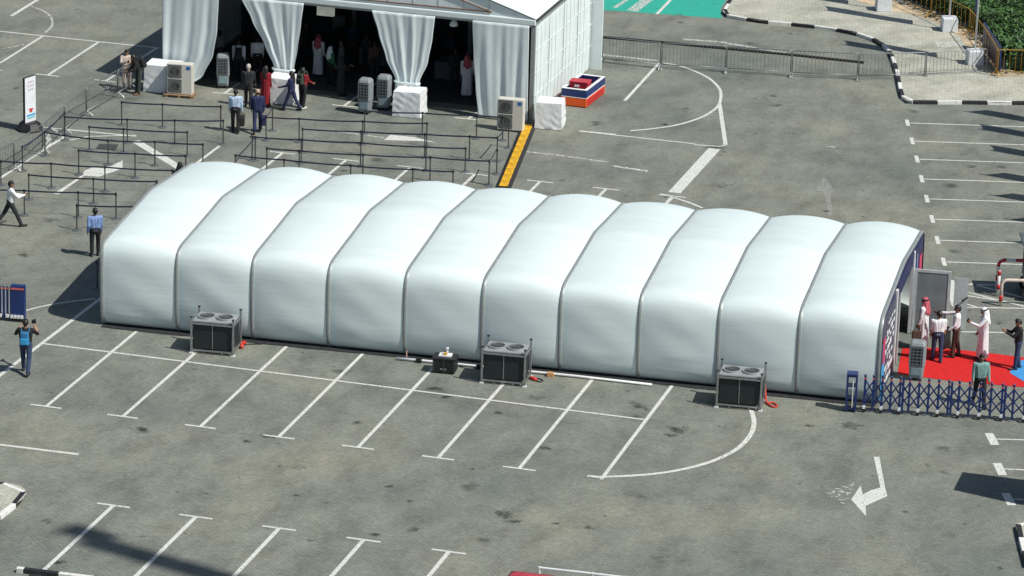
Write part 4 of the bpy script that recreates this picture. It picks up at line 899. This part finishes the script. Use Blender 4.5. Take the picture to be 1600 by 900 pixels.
gr_ = empty('guard_rail', (0, 0, 0)); tag(gr_, 'low white tubular guard rail behind the red car', 'rail'); a, b_ = (18.10, -8.80), (21.04, -8.62)
MB().tube([(a[0], a[1], .75), (b_[0], b_[1], .75)], .035, 8).build('top_rail', WHITE, gr_); MB().tube([(a[0], a[1], .4), (b_[0], b_[1], .4)], .03, 8).build('lower_rail', WHITE, gr_)
for k in range(3):
    t = k/2; MB().tube([(a[0]+(b_[0]-a[0])*t, a[1]+(b_[1]-a[1])*t, 0), (a[0]+(b_[0]-a[0])*t, a[1]+(b_[1]-a[1])*t, .78)], .04, 8).build('upright', WHITE, gr_)
vn = empty('box_van', (29.75, 2.2, 0)); tag(vn, 'white box van beyond the right edge shading the bays', 'van')
MB().box((1.9, .78, 1.75), (3.8, 1.56, 2.5)).build('cargo_box', WHITE, vn, bevel=.03); MB().box((4.6, .78, 1.25), (1.5, 1.5, 1.5)).build('cab', WHITE, vn, bevel=.15)
for x in (.9, 4.6):
    for y in (.1, 1.46): MB().tube([(x, y-.1, .36), (x, y+.1, .36)], .36, 18).build('wheel', RUBBER, vn)
MB().box((2.6, .78, .45), (5.0, .9, .2)).build('chassis', DARKM, vn)
# golf buggy at the right edge
gb = empty('golf_buggy', (*(26.54, 20.90), 0), .25); tag(gb, 'golf buggy with grey roof posts cut by the right edge', 'buggy')
DKG = mat('dark_grey_paint', (.10, .115, .125), .45)
MB().box((1.3, .62, .42), (2.3, 1.1, .3)).build('body', DKG, gb, bevel=.06); MB().box((.35, .62, .72), (.5, 1.1, .5)).build('front_cowl', DKG, gb, bevel=.08); MB().box((1.6, .62, .75), (.6, 1.0, .18)).build('seat', BLACK, gb, bevel=.03); MB().box((1.92, .62, 1.05), (.12, 1.0, .5)).build('seat_back', BLACK, gb, bevel=.03)
for x, y in ((.12, .08), (.12, 1.16), (2.3, .08), (2.3, 1.16)): MB().tube([(x, y, .6), (x, y, 1.95)], .045, 8).build('roof_post', DKG, gb)
MB().box((1.2, .62, 1.98), (2.6, 1.3, .07)).build('roof', DKG, gb, bevel=.03)
for x in (.25, 2.2):
    for y in (.0, 1.24):
        wh = MB().tube([(x, y-.09, .25), (x, y+.09, .25)], .25, 18).build('wheel', RUBBER, gb); MB().tube([(x, y-.095, .25), (x, y+.095, .25)], .13, 12).build('rim', WHITE, wh)

# ---------------------------------------------------------------- people
CM = {}
def cloth(key, col, rough=.85):
    if key not in CM: CM[key] = mat('cloth_'+key, col, rough, var=.16, vscale=14, bump=.004, bscale=30)
    return CM[key]
SKINS = [mat('skin_brown', (.22, .11, .065), .55, var=.08), mat('skin_tan', (.36, .20, .125), .55, var=.08), mat('skin_light', (.5, .31, .22), .55, var=.08)]
HAIRS = {'black': mat('hair_black', (.012, .01, .009), .5, var=.4, vscale=60), 'grey': mat('hair_grey', (.42, .40, .37), .6, var=.3, vscale=60)}
PENDING = []
def rotx(v, a): return Vector((v.x, v.y*math.cos(a)-v.z*math.sin(a), v.y*math.sin(a)+v.z*math.cos(a)))
def rotz(v, a): return Vector((v.x*math.cos(a)-v.y*math.sin(a), v.x*math.sin(a)+v.y*math.cos(a), v.z))
def person(label, pos, face, top, bottom, hair='black', skin=0, h=1.74, L=(0, 0), Rr=(0, 0), la=(4, 5, 12), ra=(6, 5, 14), lean=0, side=0, head=(0, 0), sleeve='long', robe=None, scarf=None, agal=False, longhair=False, shoes='black', vox=.0125, bald=False, skirt=False, female=False, z0=0., group=None):
    """face: heading angle in world (0 = +X); joints are laid out facing +Y, then turned.
    L/Rr: hip swing forward, knee bend (deg). la/ra: arm forward, arm outward, elbow bend (deg). lean forward / side (deg)."""
    P = []                                   # (p0, p1, r0, r1, label, squash(x,y))
    s = h/1.75
    def V(x, y, z): return Vector((x, y, z))
    hip = .94; shw = .175 if female else .195
    # legs
    feet = []
    def leg(sx, sw, kn):
        hj = V(sx*.092, 0, hip-.02); a = R(sw); k = R(kn)
        kj = hj+V(sx*.012, math.sin(a)*.43, -math.cos(a)*.43); aj = kj+V(0, math.sin(a-k)*.42, -math.cos(a-k)*.42)
        toe = rotx(V(sx*.02, .20, -.035), (a-k)*.35); feet.append((aj, toe)); return hj, kj, aj, toe
    legs = [leg(-1, *L), leg(1, *Rr)]
    lb = 'bottom'
    for hj, kj, aj, toe in legs:
        if not robe:
            P.append((hj, kj, .096, .07, lb)); P.append((kj, kj.lerp(aj, .35), .07, .069, lb)); P.append((kj.lerp(aj, .35), aj+V(0, 0, .02), .069, .06, lb))
        else: P.append((hj, aj, .06, .045, 'robe'))
        P.append((aj+V(0, -.045, -.045), aj+toe*.92+V(0, 0, -.015), .042, .036, 'shoe')); P.append((aj, aj+V(0, .02, -.04), .045, .045, 'shoe'))
    # torso, leaned about the hips
    al, sd = R(-lean), R(side)
    def T(v):
        q = v-V(0, 0, hip); q = rotx(q, al); q = V(q.x*math.cos(sd)+q.z*math.sin(sd), q.y, -q.x*math.sin(sd)+q.z*math.cos(sd)); return q+V(0, 0, hip)
    tl = 'robe' if robe else 'top'
    for x in (-.055, 0, .055):
        P.append((T(V(x, 0, .92)), T(V(x, -.01, 1.02)), .120, .116, 'robe' if robe else 'bottom'))
        P.append((T(V(x, 0, 1.0)), T(V(x*1.25, .005, 1.18)), .118, .12, tl)); P.append((T(V(x*1.25, .005, 1.18)), T(V(x*1.8, 0, 1.36)), .12, .112, tl))
    P.append((T(V(-shw*.72, -.005, 1.40)), T(V(shw*.72, -.005, 1.40)), .075, .075, tl)); P.append((T(V(-.03, -.01, 1.42)), T(V(.03, -.01, 1.42)), .07, .07, tl))
    if not robe and bottom != top: P.append((T(V(-.055, -.005, .97)), T(V(.055, -.005, .97)), .117, .117, tl))          # shirt hem
    if robe or skirt:
        n = 11; zlo = .09 if robe else .5; cy = (legs[0][2].y+legs[1][2].y)/2; rv = random.Random(int(abs(pos[0]*97+pos[1]*31)))
        for k in range(n):
            a_ = 2*math.pi*k/n+rv.uniform(-.12, .12); rx, ry = .125, .085; fx, fy = .165+rv.uniform(-.012, .018), .125+rv.uniform(-.012, .018)
            tp = T(V(math.cos(a_)*rx, math.sin(a_)*ry, 1.12)); P.append((tp, V(math.cos(a_)*fx, cy+math.sin(a_)*fy, zlo+.03), .05, .046, 'robe' if robe else 'bottom'))
        for x in (-.08, 0, .08): P.append((V(x*.7, 0, 1.0), V(x, cy, zlo+.06), .09, .085, 'robe' if robe else 'bottom'))
    # head
    hp = R(head[0]); hy = R(head[1])
    def H(v):
        q = rotz(rotx(v, -hp), hy); return T(V(0, .0, 1.50))+rotx(q, al*.5)
    P.append((T(V(0, -.01, 1.43)), H(V(0, 0, .06)), .056, .052, 'skin'))
    for a_, b_, r0, r1 in (((0, .012, .10), (0, -.012, .16), .076, .084), ((0, .03, .065), (0, .02, .12), .052, .07)): P.append((H(V(*a_)), H(V(*b_)), r0, r1, 'skin'))
    P.append((H(V(0, .092, .115)), H(V(0, .108, .095)), .012, .016, 'skin'))
    for sx in (-1, 1):
        P.append((H(V(sx*.082, -.005, .10)), H(V(sx*.084, -.01, .13)), .015, .016, 'skin')); P.append((H(V(sx*.032, .081, .128)), H(V(sx*.034, .081, .128)), .0125, .0125, 'eye'))
    P.append((H(V(-.018, .083, .062)), H(V(.018, .083, .062)), .0105, .0105, 'lip'))
    if not scarf and not bald:
        P.append((H(V(0, -.028, .145)), H(V(0, .005, .178)), .087, .083, 'hair')); P.append((H(V(0, -.045, .09)), H(V(0, -.03, .15)), .066, .084, 'hair'))
        if longhair:
            P.append((H(V(0, -.05, .12)), T(V(0, -.10, 1.28)), .082, .06, 'hair'))
            for sx in (-1, 1): P.append((H(V(sx*.06, -.02, .13)), T(V(sx*.085, -.06, 1.33)), .05, .038, 'hair'))
    if bald: P.append((H(V(-.05, -.06, .09)), H(V(.05, -.06, .09)), .042, .042, 'hair'))
    if scarf:
        P.append((H(V(0, -.022, .15)), H(V(0, -.004, .175)), .096, .092, 'scarf')); P.append((H(V(0, -.045, .08)), H(V(0, -.035, .15)), .083, .09, 'scarf'))
        P.append((H(V(0, -.06, .10)), T(V(0, -.125, 1.22)), .085, .065, 'scarf'))
        for sx in (-1, 1): P.append((H(V(sx*.07, -.01, .12)), T(V(sx*.13, .02, 1.30)), .04, .05, 'scarf')); P.append((H(V(sx*.05, -.05, .10)), T(V(sx*.10, -.10, 1.28)), .06, .06, 'scarf'))
        if agal:
            for k in range(14):
                a0, a1 = k*math.pi/7, (k+1)*math.pi/7; P.append((H(V(.098*math.cos(a0), -.012+.105*math.sin(a0), .185)), H(V(.098*math.cos(a1), -.012+.105*math.sin(a1), .185)), .017, .017, 'agal'))
    # arms with hands
    hands = []
    for sx, (fw_, out, el) in ((-1, la), (1, ra)):
        sj = V(sx*shw*.95, -.005, 1.405)
        if el < 50 and fw_ < 30: out = out*.45
        d = V(sx*math.sin(R(out)), 0, -math.cos(R(out))); d = rotx(d, R(fw_)); ej = sj+d*.29
        e = rotx(V(sx*math.sin(R(out))*.4 if el < 50 else -sx*.42, 0, -1).normalized(), R(fw_+el)); wj = ej+e*.25
        sj, ej, wj = T(sj), T(ej), T(wj); e = (wj-ej).normalized()
        lu = tl if sleeve != 'none' else 'skin'; lf = tl if sleeve == 'long' or robe else 'skin'
        P.append((sj, ej, .067, .056, lu)); P.append((ej, wj, .053, .04, lf))
        sidev = e.cross(V(sx, 0, 0)); sidev = sidev.normalized() if sidev.length > .1 else V(0, 1, 0)
        nrm = e.cross(sidev).normalized(); palm = wj+e*.055
        for o_ in (-.022, 0, .022): P.append((wj+e*.01+sidev*o_*.6, wj+e*.088+sidev*o_, .018, .016, 'skin'))
        for k, (o_, l_) in enumerate(((-.033, .062), (-.011, .075), (.011, .08), (.033, .072))):
            f0 = wj+e*.09+sidev*o_; f1 = f0+e*l_*.5+nrm*.008*-sx; f2 = f1+e*l_*.42+nrm*.022*-sx; P.append((f0, f1, .0095, .009, 'skin')); P.append((f1, f2, .009, .0075, 'skin'))
        t0 = wj+e*.03+sidev*.03; t1 = t0+e*.035+sidev*.028; P.append((t0, t1, .012, .0105, 'skin')); P.append((t1, t1+e*.03+sidev*.004, .0105, .009, 'skin'))
        hands.append(wj+e*.10)
    zmin = min(min(aj.z-.045-.042, (aj+toe*.92).z-.015-.036) for hj, kj, aj, toe in legs)
    rzz = face-math.pi/2
    mb = MB()
    for p0, p1, r0, r1, lb_ in P:
        d = p1-p0; n = 9
        if d.length < 1e-4: d = Vector((0, 0, 1e-3)); p1 = p0+d
        d.normalize(); pts = []; rads = []
        for k in (0, 1, 2): a_ = math.pi/2*(k/3+.06); pts.append(p0-d*r0*math.cos(a_)); rads.append(r0*math.sin(a_))
        pts.append(p0); rads.append(r0); pts.append(p1); rads.append(r1)
        for k in (2, 1, 0): a_ = math.pi/2*(k/3+.06); pts.append(p1+d*r1*math.cos(a_)); rads.append(r1*math.sin(a_))
        mb.tube([(q.x, q.y, q.z-zmin) for q in pts], rads, n)
    src = bpy.data.objects.new('person', mb.mesh('person', [])); COL.objects.link(src)
    src.location = (pos[0], pos[1], z0); src.rotation_euler = (0, 0, rzz); src.scale = (s*1.09, s*1.09, s); tag(src, label, 'person', group)
    rm = src.modifiers.new('skin', 'REMESH'); rm.mode = 'VOXEL'; rm.voxel_size = vox
    sm = src.modifiers.new('soft', 'SMOOTH'); sm.factor = .5; sm.iterations = 2
    keys = {'top': top, 'bottom': bottom or top, 'robe': robe or top, 'scarf': scarf or top}
    mats = {'skin': SKINS[skin], 'hair': HAIRS[hair], 'shoe': cloth('shoe_'+shoes, {'black': (.015, .014, .014), 'white': (.7, .7, .7), 'brown': (.16, .08, .04)}[shoes], .5), 'eye': cloth('eye', (.01, .01, .01), .3), 'lip': cloth('lip', (.2, .07, .055), .5), 'agal': cloth('black', (.012, .012, .013))}
    for k, v in keys.items(): mats[k] = v
    PENDING.append((src, [(tuple(p0), tuple(p1), r0, r1, lb_) for p0, p1, r0, r1, lb_ in P], zmin, mats))
    M_ = Matrix.Translation((pos[0], pos[1], z0)) @ Matrix.Rotation(rzz, 4, 'Z') @ Matrix.Diagonal((s*1.09, s*1.09, s, 1))
    return [M_ @ Vector((q.x, q.y, q.z-zmin)) for q in hands], M_, -zmin
def finish_people():
    dg = bpy.context.evaluated_depsgraph_get(); dg.update()
    for src, prims, zmin, mats in PENDING:
        me = bpy.data.meshes.new_from_object(src.evaluated_get(dg)); n = len(me.polygons)
        c = np.empty(n*3); me.polygons.foreach_get('center', c); c = c.reshape(-1, 3); c[:, 2] += zmin
        best = np.full(n, 1e9); idx = np.zeros(n, int); names = list(mats)
        for p0, p1, r0, r1, lb in prims:
            p0 = np.array(p0); d = np.array(p1)-p0; L2 = max(1e-9, d@d); t = np.clip(((c-p0)@d)/L2, 0, 1)
            ds = np.linalg.norm(c-p0-t[:, None]*d, axis=1)-(r0+(r1-r0)*t)
            if lb in ('eye', 'lip', 'agal'): ds -= .006
            m_ = ds < best; best[m_] = ds[m_]; idx[m_] = names.index(lb)
        me.materials.clear()
        for k in names: me.materials.append(mats[k])
        me.polygons.foreach_set('material_index', idx.astype(np.int32)); me.polygons.foreach_set('use_smooth', [True]*n)
        src.modifiers.clear(); src.data = me
AW = math.atan2(.962, -.272)          # facing away from the camera
TO = AW+math.pi; RT = AW-math.pi/2; LF = AW+math.pi/2
wh_ = cloth('white', (.74, .75, .77)); bk_ = cloth('black', (.012, .012, .013)); nv_ = cloth('navy', (.016, .024, .075)); jn_ = cloth('jeans', (.025, .045, .10)); lb_ = cloth('lightblue', (.40, .52, .66)); sb_ = cloth('skyblue', (.20, .30, .55))
rd_ = cloth('red', (.24, .01, .018)); rg_ = cloth('red_check', (.48, .10, .13)); gn_ = cloth('green', (.02, .17, .075)); gy_ = cloth('grey', (.16, .17, .18)); tl_ = cloth('teal', (.17, .30, .28)); be_ = cloth('beige', (.5, .42, .36)); dg_ = cloth('darkgreen', (.035, .05, .04)); br_ = cloth('brown', (.09, .055, .04)); dk_ = cloth('charcoal', (.022, .024, .028))
def bag(hand, label, col=None, s=(.42, .14, .34), rz=0., name='hand_bag'):
    o = empty(name, (hand.x, hand.y, hand.z), rz); tag(o, label, 'bag'); m = col or bk_
    MB().box((0, 0, -.12-s[2]/2), s, taper=.9).build('bag_body', m, o, bevel=.03)
    MB().tube([(-.1, 0, -.13), (-.08, 0, -.02), (0, 0, .01), (.08, 0, -.02), (.1, 0, -.13)], .012, 6).build('handle', m, o)
def backpack(Mx, zb, label, m1, m2, lean=0):
    o = empty('backpack', Mx @ Vector((0, 0, zb))); o.rotation_euler = Mx.to_euler(); tag(o, label, 'backpack')
    MB().box((0, -.22, 1.22), (.30, .17, .44), taper=.86).build('pack_body', m1, o, bevel=.05); MB().box((0, -.315, 1.14), (.24, .05, .20)).build('front_pocket', m2, o, bevel=.02)
    for x in (-.12, .12): MB().tube([(x, -.16, 1.40), (x, -.06, 1.50), (x, .07, 1.47), (x*1.05, .135, 1.36), (x*1.1, .13, 1.15), (x*1.15, -.05, 1.02), (x, -.16, 1.04)], .018, 6, sq=2).build('strap', m1, o)
def phone(hand, label, up=.02):
    o = MB().box((0, 0, 0), (.075, .012, .15)).build('phone', BLACK, None, bevel=.003); o.location = (hand.x, hand.y, hand.z+up); o.rotation_euler = (.5, 0, .6); tag(o, label, 'phone')
# open car park
hd_, Mx, zb = person('photographer in black t-shirt and jeans walking away with blue backpack at left', (-1.74, 2.55), AW-.05, bk_, jn_, skin=1, h=1.80, L=(16, 4), Rr=(-16, 14), la=(40, 24, 88), ra=(46, 22, 92), sleeve='short')
backpack(Mx, 0, 'bright blue backpack on the photographer at left', mat('pack_blue', (.03, .16, .34), .7), mat('pack_cyan', (.03, .30, .58), .6))
cmo = empty('camera', hd_[1]+Vector((0, 0, .06)), AW); tag(cmo, 'black camera held up by the photographer at left', 'camera'); MB().box((0, 0, 0), (.08, .14, .1)).build('camera_body', BLACK, cmo, bevel=.01); MB().tube([(.03, 0, 0), (.16, 0, 0)], .04, 12).build('lens', BLACK, cmo)
person('man in sky-blue shirt and dark trousers beside the left tent corner', (-4.16, 14.17), AW+.25, sb_, dk_, h=1.73, L=(4, 2), Rr=(12, 10), la=(-14, 16, 35), ra=(4, 7, 15))
person('man in white shirt striding right past the belts at left edge', (-8.17, 16.24), RT+.35, wh_, dk_, h=1.72, L=(-26, 12), Rr=(24, 4), la=(35, 6, 55), ra=(42, 6, 60), lean=3)
person('veiled person in black seen over the left end of the tunnel tent', (-3.51, 20.48), AW+.4, bk_, bk_, robe=bk_, scarf=bk_, h=1.66)
# by the queue
hd_, Mx, zb = person('man in light blue shirt carrying a black bag by the belts', (-4.96, 30.15), AW, lb_, bk_, h=1.70, L=(8, 3), Rr=(-9, 8), la=(4, 10, 12), ra=(2, 12, 8))
bag(hd_[1], 'black holdall in the hand of the light-blue-shirted man', s=(.2, .46, .36), rz=AW-1.57)
hd_, Mx, zb = person('bald man in navy suit carrying a dark bag by the belts', (-4.19, 30.46), AW+.1, nv_, nv_, bald=True, skin=2, h=1.72, L=(-14, 10), Rr=(12, 3), la=(10, 8, 15), ra=(0, 12, 8), shoes='brown')
bag(hd_[1], 'dark bag in the hand of the bald man in navy', nv_, s=(.18, .42, .34), rz=AW-1.57)
person('grey-haired man in dark suit walking into the marquee', (-5.73, 33.68), AW-.1, dk_, dk_, hair='grey', skin=2, h=1.72, L=(10, 3), Rr=(-8, 12), la=(4, 8, 15), ra=(10, 8, 30))
person('woman in red dress half hidden behind the bald man', (-5.14, 34.01), AW-.35, rd_, rd_, robe=rd_, longhair=True, h=1.62, female=True)
person('long-haired woman in navy trouser suit walking left by covered box', (-4.00, 33.78), LF-.35, nv_, nv_, longhair=True, h=1.62, L=(20, 3), Rr=(-18, 10), la=(25, 6, 45), ra=(20, 6, 45), female=True)
hd_, Mx, zb = person('woman in red jacket and black trousers with white shoes', (-3.71, 34.29), AW-.5, rd_, bk_, longhair=True, h=1.63, L=(4, 2), Rr=(-6, 6), shoes='white', la=(20, 8, 50), ra=(25, 12, 40), female=True)
backpack(Mx, 0, 'dark green backpack worn over the red jacket', dg_, dg_)
hd_, Mx, zb = person('person in pale top and cap looking at a phone by the barrier', (-11.05, 34.33), TO+.25, be_, be_, skin=1, h=1.62, la=(32, 10, 80), ra=(32, 10, 80), head=(18, 0))
phone((hd_[0]+hd_[1])/2, 'phone held by the person in pale clothes at the barrier')
hd_, Mx, zb = person('person in long black coat leaning over beside the left covered box', (-10.33, 33.81), LF+.45, bk_, dg_, h=1.66, lean=22, L=(4, 2), Rr=(6, 4), la=(40, 8, 50), ra=(25, 8, 60), shoes='brown', longhair=True)
backpack(Mx @ Matrix.Translation((0, 0, .94)) @ Matrix.Rotation(R(-22), 4, 'X') @ Matrix.Translation((0, 0, -.94)), 0, 'black backpack on the person leaning at the covered box', bk_, dk_)
# inside the marquee
hd_, Mx, zb = person('person in white shirt with black backpack entering left bay of marquee', (-7.36, 37.04), AW, wh_, bk_, h=1.74, L=(10, 2), Rr=(-8, 8))
backpack(Mx, 0, 'black backpack on the white-shirted person in the left bay', bk_, dk_)
person('person in white shirt and black trousers inside the left bay', (-6.84, 37.77), AW+.1, wh_, bk_, h=1.72)
person('man in white robe and red checked headscarf in the middle bay', (-4.68, 38.95), AW-.4, wh_, wh_, robe=wh_, scarf=rg_, agal=True, h=1.70)
person('woman in green top and white headscarf in the middle bay', (-3.80, 37.86), AW-.9, gn_, bk_, scarf=wh_, h=1.58, female=True, skirt=False)
person('woman in long black robe holding papers in the middle bay', (-2.88, 36.51), RT+.6, bk_, bk_, robe=bk_, scarf=bk_, h=1.62, la=(35, 6, 70), ra=(35, 6, 70), female=True)
person('man in white robe and red headscarf standing in right bay', (1.77, 38.18), AW, wh_, wh_, robe=wh_, scarf=rg_, agal=True, h=1.76)
DIM = [(-6.9, 39.2, .2, br_, bk_), (-5.9, 41.0, .9, dk_, dk_), (-7.8, 40.2, -.3, dk_, bk_), (-8.6, 38.2, .5, gy_, dk_), (-3.6, 38.6, 1.6, gy_, bk_), (-3.0, 40.0, -.6, dk_, bk_), (-2.3, 38.9, .4, br_, dk_), (-1.7, 40.4, 1.2, gy_, dk_), (-2.7, 42.6, 3.0, be_, dk_), (-4.2, 41.8, .1, nv_, dk_), (-1.0, 42.4, 2.8, dk_, bk_), (.9, 39.4, .3, dk_, dk_), (1.6, 41.6, 2.6, gy_, dk_), (2.9, 40.2, 1.0, br_, dk_), (-5.2, 43.0, .3, gy_, dk_), (.1, 41.4, -.8, nv_, bk_)]
for i, (x_, y_, f_, t_, b2) in enumerate(DIM):
    person('dim figure standing deep in the marquee shade', (x_, y_), AW+f_, t_, b2, h=1.60+.02*(i % 8), vox=.02, group='people deep in the marquee shade')
# red carpet
hd_, Mx, zb = person('man in white robe and red checked headscarf at tunnel tent door', (24.27, 14.85), LF-.5, wh_, wh_, robe=wh_, scarf=rg_, agal=True, h=1.74, ra=(8, 10, 12))
bag(hd_[0], 'brown bag carried by the robed man at the tunnel tent door', br_, s=(.34, .14, .28), rz=.3)
person('man in white polo shirt and jeans seen from behind on the carpet', (24.93, 13.78), AW+.05, wh_, jn_, skin=1, h=1.71, sleeve='short', L=(6, 2), Rr=(-5, 6))
hd_, Mx, zb = person('man in white shirt reaching out to the open grey door', (25.40, 14.42), LF-.15, wh_, br_, h=1.76, la=(10, 10, 35), ra=(82, 8, 8), L=(5, 2), Rr=(-6, 4), head=(0, 10))
jk = MB(); jk.grid(lambda u, v: (.16*math.sin(math.pi*u)*(1+.3*v)-.02, -.26+.52*u+.04*math.sin(7*v+4*u), -.62*v+.05*math.sin(9*u)), 12, 10); jo = jk.build('folded_jacket', bk_, None, smooth=True); jo.location = hd_[0]+Vector((-.02, 0, .1)); sd = jo.modifiers.new('s', 'SOLIDIFY'); sd.thickness = .035
tag(jo, 'dark jacket draped over the arm of the pointing man', 'jacket')
hd_, Mx, zb = person('man in white robe and white headscarf looking at his phone', (26.29, 14.43), LF+.1, wh_, wh_, robe=wh_, scarf=wh_, agal=True, h=1.78, la=(45, 6, 65), ra=(6, 8, 15), head=(14, 0))
phone(hd_[0], 'black phone held by the robed man in white headscarf', .05)
hd_, Mx, zb = person('man in black jacket and jeans checking his hands at right', (27.48, 13.97), LF+.05, bk_, jn_, skin=1, h=1.70, la=(42, 6, 75), ra=(40, 6, 80), head=(20, 0), L=(6, 3), Rr=(-4, 4))
person('person in teal shirt with grey sleeves walking behind the gate', (26.91, 10.17), TO+.1, tl_, bk_, h=1.72, L=(16, 6), Rr=(-14, 12), la=(8, 16, 12), ra=(4, 16, 10))
finish_people()
